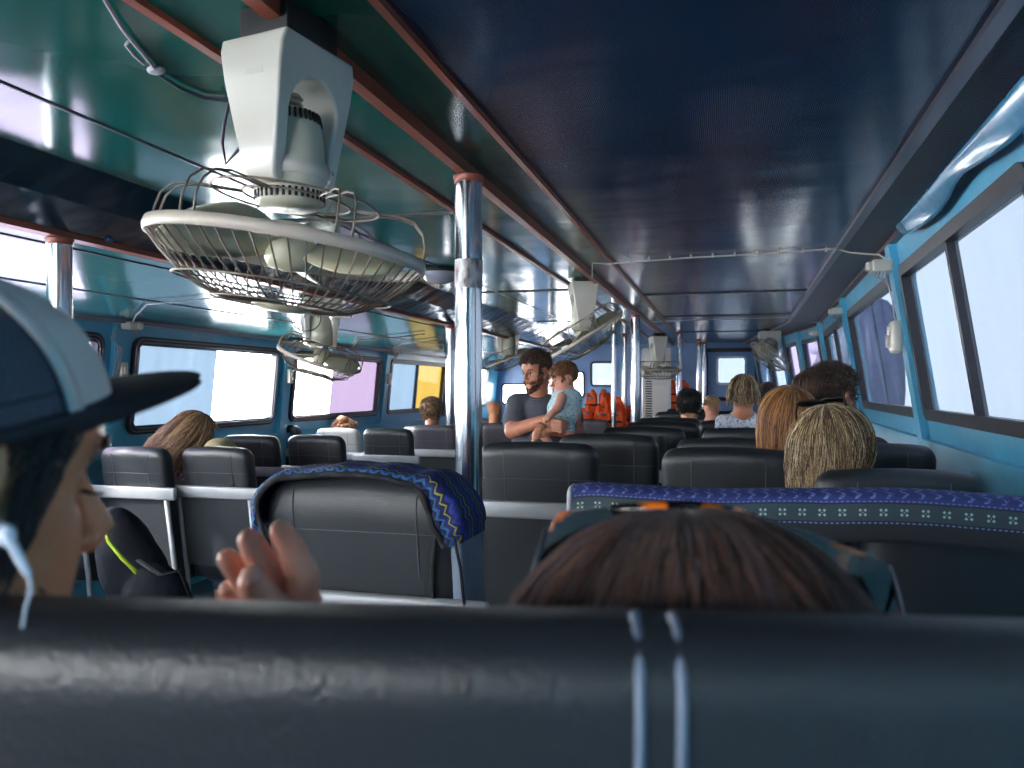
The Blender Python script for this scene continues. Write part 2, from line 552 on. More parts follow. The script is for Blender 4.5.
def window(mp, hole, panes, fr, framemat, mull=(), r=.07, bead=False):
    """panes: list of (fraction0, fraction1, material, name, label)"""
    global nwin
    nwin += 1
    y0, y1, z0, z1 = hole
    root = empty('window_%d' % nwin, mp((y0 + y1) / 2, z0, 0)); root['kind'] = 'structure'
    inv = Matrix.Translation(-mp((y0 + y1) / 2, z0, 0))
    mb = MB(); mb.M = inv
    rings = []
    for y, z, k, n, a0 in rrect(y0, y1, z0, z1, r):
        cy = max(y0 + r, min(y1 - r, y)); cz = max(z0 + r, min(z1 - r, z))
        v = Vector((y - cy, z - cz)); v.normalize()
        if v.length < .5: v = Vector((1, 0))
        sec = []
        for u, d in ((.012, -.018), (.012, .03), (-fr, .03), (-fr, -.018)):
            sec.append(mp(y + v.x * u, z + v.y * u, d))
        rings.append(sec)
    mb.loft(rings, wrap=True)
    f = mb.build('window_frame', framemat, root, smooth=False); f['kind'] = 'structure'; fix_normals(f)
    if bead:                                # ribbed bright rubber bead inside the opening
        mb = MB(); mb.M = inv
        for off, rr in ((fr * .15, .006), (fr * .6, .006)):
            pts = [mp(y, z, -.022) for y, z, *_ in rrect(y0 + off, y1 - off, z0 + off, z1 - off, r - off * .5)]
            mb.tube(pts, rr, 6, wrap=True)
        b = mb.build('window_bead', M['greytrim'], root); b['kind'] = 'structure'
    for t in mull:
        mb = MB(); mb.M = inv
        ym = y0 + (y1 - y0) * t
        cell(mb, mp, ym - .016, ym + .016, z0 + .01, z1 - .01, -.012, .026)
        q = mb.build('window_mullion', framemat, root, smooth=False); q['kind'] = 'structure'
    for i, (a, b, m, nm, lab) in enumerate(panes):
        mb = MB(); mb.M = inv
        ya, yb = y0 + (y1 - y0) * a, y0 + (y1 - y0) * b
        cell(mb, mp, ya + (.0 if a else .012), yb - (.0 if b < 1 else .012), z0 + .012, z1 - .012, .012 + .006 * (i % 2), .015 + .006 * (i % 2))
        q = mb.build(nm, m, root, smooth=False); q['kind'] = 'structure'
        if lab: q['label'] = lab
    return root


def lw(i):
    a, b = left_w[i + 1]
    return (a, b, LZB, LZT)


def rw(i):
    a, b = right_w[i]
    return (a, b, RZB, RZT)


P = 'window_pane'
window(left_map, lw(-1), [(0, 1, M['clear'], P, None)], .045, M['rubber'])  # unseen window behind the camera, added to light the near man and fan
window(left_map, lw(0), [(0, 1, M['clear'], P, None)], .045, M['rubber'], bead=True)
window(left_map, lw(1), [(0, .5, M['clear'], P, None), (.5, 1, M['pale_lilac'], P, 'pale lilac pane')], .045, M['rubber'], bead=True)
window(left_map, lw(2), [(0, .52, M['blue_pane'], P, 'blue grey tinted pane'), (.52, 1, M['clear'], P, None)], .045, M['rubber'], bead=True)
window(left_map, lw(3), [(0, .42, M['clear'], P, None), (.42, 1, M['lilac_pane'], P, 'lilac tinted pane')], .045, M['rubber'], bead=True)
window(left_map, lw(4), [(0, .46, M['blue_pane'], P, 'pale blue tinted pane'), (.46, 1, M['yellow_pane'], P, 'yellow tinted pane')], .04, M['rubber'], mull=(.46,))
window(left_map, lw(5), [(0, .6, M['blue_pane'], P, None), (.6, 1, M['clear'], P, None)], .04, M['rubber'])
RP = M['right_pane']
for i in range(4):
    window(right_map, rw(i), [(0, .5, RP, P, None), (.5, 1, RP, P, None)], .036, M['alu_dark'], mull=() if i == 2 else (.5,), r=.05)
for i in (4, 6):
    window(right_map, rw(i), [(0, 1, M['right_lilac'] if i == 4 else RP, P, None)], .03, M['alu_dark'], r=.04)
for i in (5, 7):
    window(right_map, rw(i), [(0, 1, M['right_lilac'] if i == 5 else RP, P, None)], .03, M['alu_dark'], r=.04)

# bulkhead at the bow ------------------------------------------------
YB = Y1


def bow_map(x, z, d=0.0):
    return Vector((x, YB + d, z))


def bow_rect(px0, px1, py0, py1):
    def one(px, py):
        # point of the plane y = YB on that line of sight
        k = W(px, py, 1) - Vector((0, 0, CZ))
        t = YB / k.y
        return k.x * t, CZ + k.z * t
    a = one(px0, (py0 + py1) / 2); b = one(px1, (py0 + py1) / 2)
    m = (px0 + px1) / 2
    return (a[0], b[0], one(m, py1)[1], one(m, py0)[1])


holes = [bow_rect(502, 534, 384, 404), bow_rect(556, 584, 372, 398), bow_rect(591, 614, 362, 386), bow_rect(717, 746, 357, 384)]
mb = MB()
xs = [-3.75] + [(holes[i][1] + holes[i + 1][0]) / 2 for i in range(3)] + [.62]
for i, h in enumerate(holes):
    bay(mb, bow_map, xs[i], xs[i + 1], CZ - .45, CZ + .62, h, .05, .06)
cell(mb, bow_map, -3.75, .62, 0, CZ - .45, 0, .05); cell(mb, bow_map, -3.75, .62, CZ + .62, CZ + .76, 0, .05)
o = mb.build('wall_bow', M['blue_lilac'], smooth=False); fix_normals(o)
struct(o, 'pale blue bulkhead closing the cabin at the bow')
for i, h in enumerate(holes):
    window(bow_map, h, [(0, 1, M['clear'] if i < 2 else M['right_pane'], P, None)], .02, M['white'] if i == 3 else M['rubber'], r=.05)
# dark outline of the door around the centre window
a = bow_rect(706, 757, 350, 399)
mb = MB()
for q in ((a[0] - .03, a[0] + .03, a[2], a[3]), (a[1] - .03, a[1] + .03, a[2], a[3]), (a[0], a[1], a[2] - .03, a[2] + .03), (a[0], a[1], a[3] - .03, a[3] + .03)):
    cell(mb, bow_map, *q, -.03, 0)
o = mb.build('door_1', M['rubber'], smooth=False)
struct(o, 'dark door frame in the bow bulkhead')
# stern: unseen bulkhead behind the camera, openings shaped to set the rear light
def stern_map(x, z, d=0.0):
    return Vector((x, Y0 - d, z))
mb = MB()
bay(mb, stern_map, -3.75, -1.6, .35, CZ + .76, (-3.55, -1.75, 1.40, CZ + .6), .05, .05)
bay(mb, stern_map, -1.6, .85, 0.35, CZ + .76, (-1.4, -.75, 1.40, CZ + .6), .05, .05)
cell(mb, stern_map, -3.75, .85, 0, .35, 0, .05)
o = mb.build('wall_stern', M['blue'], smooth=False); fix_normals(o)
struct(o, 'unseen blue stern bulkhead with openings shaped for the light')

# ceiling ------------------------------------------------
ZC = CZ + .70


def slope_x(y):
    return .465 + .02 * y if y < 9 else .645 - .10 * (y - 9)


def strip(mb, prof, y0, y1, n=1, th=.02):
    """prof: list of (x or function, z) left to right; sheet extruded along the boat"""
    for k in range(n):
        a, b = y0 + (y1 - y0) * k / n, y0 + (y1 - y0) * (k + 1) / n
        for i in range(len(prof) - 1):
            vs = []
            for y in (a, b):
                for p in (prof[i], prof[i + 1]):
                    x = p[0](y) if callable(p[0]) else p[0]
                    vs += [(x, y, p[1]), (x, y, p[1] + th)]
            mb.add(vs, [(0, 1, 3, 2), (4, 6, 7, 5), (0, 4, 5, 1), (2, 3, 7, 6), (0, 2, 6, 4), (1, 5, 7, 3)])


def ceil_piece(name, prof, m, label, n=1, th=.02):
    mb = MB(); strip(mb, prof, Y0, Y1, n, th)
    o = mb.build(name, m, smooth=False); fix_normals(o)
    return struct(o, label)


ceil_piece('ceiling', [(-.60, ZC), (slope_x, ZC)], M['ceil_dark'], 'glossy dark navy ceiling panel over the right seats', 15)
ceil_piece('ceiling_right_edge', [(slope_x, ZC), (lambda y: right_x(y) - .09, CZ + .672)], M['ceil_black'], 'dark patterned ceiling strip along the right wall', 15)
ceil_piece('ceiling_centre_strip', [(-.77, ZC), (-.60, ZC)], M['ceil_green'], 'dark green ceiling strip between two brown trims')
ceil_piece('ceiling_left', [(-1.95, ZC), (-.77, ZC)], M['ceil_teal'], 'glossy teal ceiling panel above the large fan')
ceil_piece('ceiling_soffit', [(-2.36, CZ + .57), (-2.28, CZ + .565), (-2.10, CZ + .62), (-1.95, ZC)], M['soffit'], 'dark blue green soffit stepping down from the ceiling')
ceil_piece('ceiling_outer', [(-3.62, CZ + .41), (-2.36, CZ + .57)], M['ceil_pale'], 'pale glossy ceiling panel above the left windows')


def trim(i, x, z, w, h, m, label, n=1):
    mb = MB()
    fx = x if callable(x) else (lambda y: x)
    strip(mb, [(lambda y: fx(y) - w / 2, z), (lambda y: fx(y) + w / 2, z)], Y0, Y1 - .01, n, h)
    o = mb.build('trim_%d' % i, m, smooth=False); fix_normals(o)
    struct(o, label)


trim(1, -.785, ZC - .035, .032, .035, M['brown'], 'brown trim beside the chrome pole')
trim(2, -.60, ZC - .016, .018, .016, M['brown'], 'thin brown trim along the navy ceiling panel')
trim(3, -1.02, ZC - .014, .022, .014, M['brown'], 'brown trim beyond the large fan')
trim(4, -2.33, CZ + .545, .055, .022, M['brown'], 'brown trim at the foot of the soffit')
trim(5, slope_x, ZC - .018, .035, .018, M['greytrim'], 'grey trim along the right edge of the navy ceiling', 15)
trim(6, lambda y: right_x(y) - .115, CZ + .655, .045, .03, M['brown_dark'], 'brown trim above the right windows', 15)
trim(7, -2.50, CZ + .549, .012, .008, M['rubber'], 'dark joint in the outer ceiling panel')
trim(8, -3.06, CZ + .477, .014, .008, M['greytrim'], 'grey joint in the outer ceiling panel')
trim(9, -1.60, ZC - .004, .007, .004, M['greytrim'], 'bright joint in the teal ceiling')
trim(10, -3.56, CZ + .395, .03, .03, M['greytrim'], 'grey moulding over the left windows')
k = 11
for y in (6.05, 7.95, 10.2):
    mb = MB(); mb.box(((slope_x(y) - .60) / 2, y, ZC - .004), (slope_x(y) + .60, .03, .008))
    struct(mb.build('trim_%d' % k, M['rubber'], smooth=False), 'black cross joint in the navy ceiling'); k += 1
for y in (3.0, 5.6, 8.2):
    mb = MB(); mb.box((-1.47, y, ZC - .004), (.88, .022, .008))
    struct(mb.build('trim_%d' % k, M['rubber'], smooth=False), 'dark cross joint in the teal ceiling'); k += 1
# small brackets on the soffit
clipb = None
for i in range(6):
    y = 2.55 + i * 1.3
    t = empty('soffit_clip', (-2.27, y, CZ + .562))
    if clipb is None:
        mb = MB()
        mb.rbox((0, 0, .012), (.014, .075, .010), .004, 2); mb.ell((0, -.032, .014), (.014, .014, .009), 8, 6); mb.ell((0, .032, .014), (.014, .014, .009), 8, 6); mb.rbox((.0, 0, .004), (.02, .03, .016), .004, 2)
        clipb = mb.build('clip_body', M['blue_dark'], t)
    else:
        c = clipb.copy(); COL.objects.link(c); c.parent = t
    tag(t, 'small blue plastic clip fixed on the dark soffit', 'clip', 'blue clips along the soffit')

# chrome poles ------------------------------------------------
proto_pole = None


def pole(x, y, ztop, r, label, worn=None, brass=False):
    t = empty('grab_pole', (x, y, 0))
    mb = MB(); mb.tube([(0, 0, .012), (0, 0, ztop - .012)], r, 32, cap=False)
    mb.build('tube', M['chrome'], t)
    mb = MB(); mb.lathe([(0.001, 0), (r + .035, 0), (r + .035, .006), (r + .008, .014), (r + .006, .03), (.001, .03)], 24)
    mb.build('base_flange', M['greytrim'], t)
    mb = MB(); mb.lathe([(.001, ztop - .022), (r + .002, ztop - .022), (r + .003, ztop - .012), (r + .006, ztop - .004), (r + .006, ztop - .0005), (.001, ztop - .0005)], 24)
    mb.build('top_collar', M['brown'], t)
    if worn:
        mb = MB(); pr = []
        z0, z1 = worn
        for k in range(9):
            pr.append((r + .0012, z0 + (z1 - z0) * k / 8))
        mb.lathe(pr, 24)
        q = mb.build('worn_band', M['rust'], t); q['label'] = 'scuffed rusty band'
    tag(t, label, 'pole', 'chrome grab poles')
    return t


pole(-.775, 2.385, ZC - .037, .043, 'thick chrome pole with a scuffed band beside the standing man', (CZ + .31, CZ + .40))
pole(-2.352, 2.40, CZ + .545, .043, 'thick chrome pole above the cap of the nearest man')
pole(-2.33, 6.65, CZ + .545, .041, 'chrome pole beside the fair haired man at the yellow window')
pole(-.785, 7.30, ZC - .037, .043, 'chrome pole in front of the white cabinet')
pole(-1.02, 7.6, ZC - .016, .024, 'thin chrome pole in front of the orange life jackets')
pole(-1.28, 10.6, ZC - .001, .030, 'thin chrome pole at the right of the orange life jackets')
pole(-.55, 10.2, ZC - .001, .032, 'chrome pole with brownish top behind the small ceiling fan', brass=True)
pole(-.36, 11.9, ZC - .001, .035, 'far chrome pole beside the bow door, nearest of the pair')
pole(-.30, 12.6, ZC - .001, .035, 'farthest chrome pole beside the bow door')
pole(-2.33, 10.9, CZ + .545, .04, 'chrome pole seen just right of the standing man\'s head')

# ------------------------------------------------------------------ seats
def back_mesh(mb, w, h, t, r=.07, rec=.16, ny=22, crown=.012, z0=.0):
    """backrest: rear face at y=0 at the top, top at z=h, leaning back by rec"""
    n = 28
    rings = []
    zs = [z0 + (h - z0 - r) * k / 8 for k in range(9)] + [h - r + r * math.sin(PI / 2 * k / 9) for k in range(1, 10)]
    for z in zs:
        u = max(0, (z - (h - r)) / r)
        ins = r * (1 - math.sqrt(max(0, 1 - min(u, .999) ** 2)))
        hw = w / 2 - ins * .8
        tt = t / 2 * math.sqrt(max(.02, 1 - (u * .97) ** 2.6))
        taper = 1 - .04 * (1 - z / h)
        yc = t / 2 - rec * (z - h) + 0.0
        ring = []
        for k in range(n):
            a = 2 * PI * k / n
            ca, sa = math.cos(a), math.sin(a)
            e = 2 / 7.0
            x = hw * taper * math.copysign(abs(ca) ** e, ca)
            y = tt * math.copysign(abs(sa) ** (2 / 3.2), sa)
            zz = z + crown * (1 - (x / (w / 2)) ** 2) * max(0, (z - h * .6) / (h * .4))
            ring.append(Vector((x, yc + y, zz)))
        rings.append(ring)
    mb.loft(rings)


def rear_y(z, h, rec):
    return -rec * (z - h)


def make_seat(w, ztop, name='bus_seat', lm='leather', t=.11, r=.06, rec=.16, bar=.235, seam=True, frame=True, seam_x=.27):
    root = empty(name, (0, 0, 0))
    mb = MB(); back_mesh(mb, w, ztop, t, r, rec, z0=.40)
    b = mb.build('backrest', M[lm], root); fix_normals(b)
    if seam:
        mb = MB()
        for sx in (-1, 1):
            pts = []
            for k in range(12):
                z = ztop - .24 + .21 * k / 11
                u = max(0, (z - (ztop - r)) / r)
                y = rear_y(z, ztop, rec) + t / 2 * (1 - math.sqrt(max(.02, 1 - (u * .97) ** 2.6)))
                pts.append((sx * w * seam_x, y - .0005, z + .008 * (k > 6)))
            mb.tube(pts, .0016, 5)
        zz = ztop - .13
        mb.tube([(x * w * .47, rear_y(zz, ztop, rec) - .0005 + (.008 if abs(x) > .98 else 0), zz) for x in (-1, -.9, -.5, 0, .5, .9, 1)], .0015, 5)
        mb.build('seam', M['thread'], root)
    mb = MB(); mb.rbox((0, .30 + rec * (ztop - .5), .43), (w - .01, .44, .12), .04, 4)
    mb.build('seat_cushion', M[lm], root)
    if frame:
        zz = ztop - bar
        yb = rear_y(zz, ztop, rec)
        mb = MB()
        mb.rbox((0, yb - .018, zz), (w + .15, .03, .066), .010, 3)
        for sx in (-1, 1):
            p = [(sx * (w / 2 + .012), yb - .018, zz), (sx * (w / 2 + .012), rear_y(.45, ztop, rec) - .01, .45), (sx * (w / 2 + .012), rear_y(.45, ztop, rec) + .03, .05)]
            mb.tube(p, .014, 8)
            mb.rbox((sx * (w / 2 + .012), rear_y(.45, ztop, rec) + .06, .02), (.04, .20, .04), .01, 2)
        mb.build('frame', M['greymetal'], root)
        mb = MB()
        ya, yc = rear_y(zz - .03, ztop, rec) - .012, rear_y(.47, ztop, rec) - .012
        v = []
        for y, z in ((ya, zz - .03), (yc, .47)):
            for x in (-w / 2, w / 2):
                v += [(x, y, z), (x, y + .008, z)]
        mb.add(v, [(0, 2, 3, 1), (4, 5, 7, 6), (0, 4, 6, 2), (1, 3, 7, 5), (0, 1, 5, 4), (2, 6, 7, 3)])
        mb.build('rear_panel', M['backpanel'], root, smooth=False)
    else:
        mb = MB()
        for sx in (-1, 1):
            yy = rear_y(.42, ztop, rec)
            mb.tube([(sx * w * .4, yy + .05, .40), (sx * w * .4, yy + .06, .02)], .014, 8)
            mb.rbox((sx * w * .4, yy + .10, .015), (.04, .22, .03), .008, 2)
        mb.build('frame', M['greymetal'], root)
    return root


ZR, ZL = CZ - .22, CZ - .33


def at(px, c):
    """floor position of something standing at that bearing and distance"""
    p = W(px, 388, c)
    return (p.x, p.y, 0)


G_L = 'seats of the left block'
G_M = 'seats of the middle block'
G_R = 'seats of the right block'
left0 = make_seat(.42, ZL)
left0_used = [False]
first = {}


def put(proto, px, c, label, group, rz=0, sx=1, sz=1, dx=0):
    if proto.name not in first:
        o = proto; first[proto.name] = 1
    else:
        o = copy_tree(proto)
    o.location = at(px, c); o.location.x += dx
    o.rotation_euler.z = rz
    o.scale = (sx, 1, sz)
    tag(o, label, 'seat', group)
    return o


put(left0, 211, 4.3, 'black seat with grey frame in front of the olive cap wearer', G_L)
put(left0, 128, 4.3, 'black seat with grey frame partly behind the capped man\'s face', G_L)
put(left0, 40, 4.3, 'black window seat hidden behind the head of the capped man', G_L)
put(left0, 312, 5.4, 'black seat with grey bar just below the second window, centre of its row', G_L)
put(left0, 246, 5.4, 'black seat directly right of the olive cap', G_L)
put(left0, 385, 6.3, 'black headrest seat in front of a pale seat below the lilac pane', G_L)
put(left0, 275, 7.0, 'small dark seat seen between two nearer headrests by the left wall', G_L)
left0b = make_seat(.42, ZL, lm='leather_grey')
put(left0b, 433, 6.9, 'grey brown seat directly in front of the fair haired man', G_L)
put(left0b, 503, 7.3, 'grey brown seat just left of the standing man', G_L)
put(left0b, 480, 8.4, 'grey brown seat behind the thick pole, left of the standing man', G_L)
put(left0b, 588, 8.2, 'grey brown seat with pale posts right of the standing man', G_L)
put(left0b, 562, 9.2, 'dark brown seat further back, right of the standing man', G_L)
left1 = make_seat(.42, ZL - .04, lm='leather_pale')
put(left1, 335, 7.1, 'pale seat behind the curly copper bun', G_L)
put(left1, 386, 7.1, 'pale headrest just visible over a black seat below the lilac pane', G_L)
put(left1, 421, 7.5, 'pale seat left of the fair haired man', G_L)
mid0 = make_seat(.46, ZR, bar=.25)
o = put(mid0, 535, 3.05, 'large black seat right of the thick chrome pole', G_M, sx=1.02)
o.scale.z = 1.0
put(mid0, 606, 3.6, 'black seat diagonally behind the one at the thick pole', G_M)
put(mid0, 642, 4.25, 'third black seat of the row from the thick pole', G_M)
put(mid0, 662, 4.95, 'fourth black seat of the row from the thick pole', G_M)
put(mid0, 668, 5.65, 'black seat directly in front of the black haired passenger', G_M)
put(mid0, 680, 7.1, 'black seat just beyond the black haired passenger', G_M)
put(mid0, 688, 8.2, 'farthest small black seat beyond the black haired passenger', G_M)
right0 = make_seat(.44, ZR, r=.055, frame=True)
put(right0, 728, 2.62, 'black seat directly left of the blonde woman\'s head', G_R, sx=1.0).location.z = .01
put(right0, 728, 3.3, 'black seat whose top edge shows behind the seat beside the blonde head', G_R, sx=.98)
put(right0, 745, 4.15, 'black seat below the white patterned top', G_R)
o = put(right0, 905, 2.06, 'black seat by the right wall under the blonde hair', G_R, sx=.96)
o.location.z = -.005; o.rotation_euler.z = R(6)
put(right0, 872, 2.85, 'black seat by the right wall behind the blonde head', G_R).location.z = .01
put(right0, 733, 5.2, 'small black seat left of the white patterned top', G_R)
put(right0, 728, 7.2, 'smallest black seat in front of the little fair haired child', G_R)

# the wide seat with the woven cloth
sw = make_seat(.53, ZR - .0, name='wide_seat', r=.12, t=.17, bar=.315, seam_x=.31)
sw.location = at(350, 1.93)
tag(sw, 'wide black seat draped with a blue woven cloth near the raised hand', 'seat')
mb = MB()
for sx in (-1, 1):                       # lighter sides of the back
    mb = MB(); mb.rbox((sx * .262, .086 + .16 * .24, ZR - .28), (.030, .168, .34), .010, 3, Matrix.Rotation(R(9), 3, 'X'))
    mb.build('side_panel', M['leather_side'], sw)

# cloth over it -------------------------------------------------
def weave_mat():
    m, nt, b, out = newmat('woven blue zigzag cloth')
    N, L = nt.nodes, nt.links
    tc = N.new('ShaderNodeTexCoord'); sp = N.new('ShaderNodeSeparateXYZ'); L.new(tc.outputs['UV'], sp.inputs[0])
    def mth(op, a, b_=None, c=None):
        n = N.new('ShaderNodeMath'); n.operation = op
        for i, x in enumerate((a, b_, c)):
            if x is None: continue
            if isinstance(x, (int, float)): n.inputs[i].default_value = x
            else: L.new(x, n.inputs[i])
        return n.outputs[0]
    u, v = sp.outputs[0], sp.outputs[1]
    zig = mth('PINGPONG', u, .014)
    t = mth('ADD', v, zig)
    fr = mth('FRACT', mth('MULTIPLY', t, 13.0))
    cr = N.new('ShaderNodeValToRGB'); cr.color_ramp.interpolation = 'CONSTANT'
    e = cr.color_ramp.elements
    e[0].position = 0; e[0].color = srgb(30, 50, 130)
    e[1].position = .22; e[1].color = srgb(20, 24, 60)
    for p, c in ((.34, srgb(40, 110, 170)), (.46, srgb(30, 36, 110)), (.66, srgb(170, 170, 60)), (.72, srgb(24, 34, 90)), (.86, srgb(40, 60, 170))):
        x = e.new(p); x.color = c
    L.new(fr, cr.inputs[0])
    n = N.new('ShaderNodeTexNoise'); n.inputs['Scale'].default_value = 260; L.new(tc.outputs['Object'], n.inputs['Vector'])
    mx = N.new('ShaderNodeMix'); mx.data_type = 'RGBA'; mx.blend_type = 'MULTIPLY'; mx.inputs[0].default_value = .7
    L.new(cr.outputs[0], mx.inputs[6]); L.new(n.outputs[0], mx.inputs[7]); L.new(mx.outputs[2], b.inputs['Base Color'])
    bp = N.new('ShaderNodeBump'); bp.inputs['Strength'].default_value = .5; bp.inputs['Distance'].default_value = .004
    L.new(n.outputs[0], bp.inputs['Height']); L.new(bp.outputs[0], b.inputs['Normal'])
    b.inputs['Roughness'].default_value = .8
    return m


def band_mat():
    """indigo border cloth: blue band with pale flecks, green grey band of four-petal motifs, dark field"""
    m, nt, b, out = newmat('indigo border cloth')
    N, L = nt.nodes, nt.links
    tc = N.new('ShaderNodeTexCoord'); sp = N.new('ShaderNodeSeparateXYZ'); L.new(tc.outputs['UV'], sp.inputs[0])
    def mth(op, a, b_=None, c=None):
        n = N.new('ShaderNodeMath'); n.operation = op
        for i, x in enumerate((a, b_, c)):
            if x is None: continue
            if isinstance(x, (int, float)): n.inputs[i].default_value = x
            else: L.new(x, n.inputs[i])
        return n.outputs[0]
    def mix(f, a, c):
        x = N.new('ShaderNodeMix'); x.data_type = 'RGBA'; L.new(f, x.inputs[0])
        for i, q in ((6, a), (7, c)):
            if isinstance(q, tuple): x.inputs[i].default_value = q
            else: L.new(q, x.inputs[i])
        return x.outputs[2]
    u, v = sp.outputs[0], sp.outputs[1]        # metres along, metres down from the rear edge of the crest
    rng = lambda x, lo, hi: mth('MULTIPLY', mth('GREATER_THAN', x, lo), mth('LESS_THAN', x, hi))
    # motifs
    fu = mth('ABSOLUTE', mth('SUBTRACT', mth('FRACT', mth('MULTIPLY', u, 1 / .034)), .5))
    fv = mth('ABSOLUTE', mth('MULTIPLY', mth('SUBTRACT', v, .033), 1 / .034))
    d1 = mth('ADD', mth('ABSOLUTE', mth('SUBTRACT', fu, .12)), mth('ABSOLUTE', mth('SUBTRACT', fv, .12)))
    motif = mth('LESS_THAN', d1, .085)
    core = mth('LESS_THAN', mth('ADD', fu, fv), .035)
    motif = mth('MAXIMUM', motif, core)
    # flecks of the upper band
    g = mth('ABSOLUTE', mth('SUBTRACT', mth('FRACT', mth('MULTIPLY', mth('ADD', u, mth('PINGPONG', v, .012)), 1 / .026)), .5))
    fl = mth('MULTIPLY', mth('LESS_THAN', g, .13), rng(v, -.050, .009))
    fine = N.new('ShaderNodeTexNoise'); fine.inputs['Scale'].default_value = 240; L.new(tc.outputs['Object'], fine.inputs['Vector'])
    fl = mth('MULTIPLY', fl, mth('GREATER_THAN', fine.outputs[0], .48))
    dash = mth('GREATER_THAN', mth('FRACT', mth('MULTIPLY', u, 1 / .009)), .45)
    lines = mth('MULTIPLY', dash, mth('MAXIMUM', rng(v, .0125, .0145), rng(v, .0505, .053)))
    field = mix(rng(v, -9, .016), (.010, .012, .018, 1), srgb(38, 50, 108))
    field = mix(rng(v, .018, .048), field, srgb(46, 62, 70))
    field = mix(fl, field, srgb(110, 124, 186))
    field = mix(mth('MULTIPLY', motif, rng(v, .020, .046)), field, srgb(150, 178, 170))
    field = mix(lines, field, srgb(96, 112, 170))
    L.new(field, b.inputs['Base Color'])
    bp = N.new('ShaderNodeBump'); bp.inputs['Strength'].default_value = .3; bp.inputs['Distance'].default_value = .003
    L.new(fine.outputs[0], bp.inputs['Height']); L.new(bp.outputs[0], b.inputs['Normal'])
    b.inputs['Roughness'].default_value = .75
    return m


def grid_uv(name, P, U, m, thick=.003):
    """P[i][j] points, U[i][j] uv in metres"""
    vs = [p for r in P for p in r]
    n = len(P[0])
    fs, uvs = [], []
    for i in range(len(P) - 1):
        for j in range(n - 1):
            q = (i * n + j, i * n + j + 1, (i + 1) * n + j + 1, (i + 1) * n + j)
            fs.append(q)
    me = bpy.data.meshes.new(name); me.from_pydata([tuple(v) for v in vs], [], fs)
    me.materials.append(m)
    l = me.uv_layers.new(name='UVMap')
    flat = [u for r in U for u in r]
    for lp in me.loops:
        l.data[lp.index].uv = flat[lp.vertex_index]
    me.polygons.foreach_set('use_smooth', [True] * len(me.polygons))
    o = bpy.data.objects.new(name, me); COL.objects.link(o)
    s = o.modifiers.new('t', 'SOLIDIFY'); s.thickness = thick; s.offset = 0
    return o


# draped woven cloth on the wide seat: follows the outline of the back, over the crest
w, r = .53, .12
outline = []
for k in range(12): outline.append((-w / 2 - .004, -.20 + .08 * k / 11))
for k in range(1, 14):
    a = PI - PI / 2 * k / 13
    outline.append((-w / 2 + r * .9 + (r * .9 + .006) * math.cos(a), -r + (r + .004) * math.sin(a)))
for k in range(1, 22): outline.append((-w / 2 + r * .9 + (w - 1.8 * r) * k / 21, .004 + .011 * math.sin(PI * k / 21)))
for k in range(1, 14):
    a = PI / 2 - PI / 2 * k / 13
    outline.append((w / 2 - r * .9 + (r * .9 + .010) * math.cos(a), -r + (r + .006) * math.sin(a)))
for k in range(1, 12): outline.append((w / 2 + .006, -r - .025 * k / 11))
# resample
Lc = [0]
for i in range(1, len(outline)):
    Lc.append(Lc[-1] + math.dist(outline[i], outline[i - 1]))
Pg, Ug = [], []
for i, (x, z) in enumerate(outline):
    s = Lc[i] / Lc[-1]
    # overhang on the rear face
    ov = .003 + .035 * math.exp(-((s - .04) / .10) ** 2) + .060 * math.exp(-((s - .90) / .12) ** 2)
    nx, nz = (x / (w / 2)) * .9, 1 - abs(x / (w / 2)) ** 2 * .9
    cx, cz = 0, -.22
    dx, dz = cx - x, cz - z; dl = math.hypot(dx, dz); dx /= dl; dz /= dl
    row, ur = [], []
    prof = []
    for q in range(7):                       # rear face, from the hem up to the crest
        t_ = q / 6
        prof.append((ov * (1 - t_), -.012 + .004 * math.sin(s * 60 + q)))
    for q in range(1, 10):                   # over the top
        a = PI * q / 9
        prof.append((-.006 - .008 * math.sin(a) * (1 + .5 * math.sin(s * 43)), .085 - .097 * math.cos(a)))
    for q in range(1, 6):
        prof.append((.03 * q, .187))
    acc = 0; last = None
    for inn, y in prof:
        xx, zz = x + dx * inn, z + dz * inn
        p = Vector((xx, y - .16 * zz, ZR + zz))
        p += Vector((0, 1, 1)) * .003 * noise.noise(Vector((s * 30, inn * 60, y * 40)))
        if last is not None: acc += (p - last).length
        last = p
        row.append(p); ur.append((Lc[i], acc))
    Pg.append(row); Ug.append(ur)
o = grid_uv('woven_cloth', Pg, Ug, weave_mat(), .005)
o.location = sw.location
o['label'] = 'blue and yellow zigzag woven cloth hung over the wide black seat'; o['category'] = 'cloth'
mb = MB()
hem = [Vector(Pg[i][0]) + Vector((0, -.004, 0)) for i in range(0, len(Pg))]
mb.tube(hem, .008, 8, flat=.6)
x = w / 2
st = [Vector((x - .035, -.014 + .16 * .12, ZR - .09)), Vector((x - .05, .012, ZR - .14)), Vector((x - .062, .025, ZR - .2)), Vector((x - .067, .035, ZR - .27)), Vector((x - .05, .035, ZR - .325)), Vector((x - .01, .03, ZR - .34)), Vector((x + .02, .02, ZR - .335))]
mb.tube(st, .006, 8)
mb.tube([Vector((x + .004, -.01, ZR - .13)), Vector((x + .012, .01, ZR - .20)), Vector((x + .02, .02, ZR - .30))], .004, 8)
q = mb.build('hem_and_strap', M['black_cloth'], o)
q['label'] = 'black hem and hanging strap'

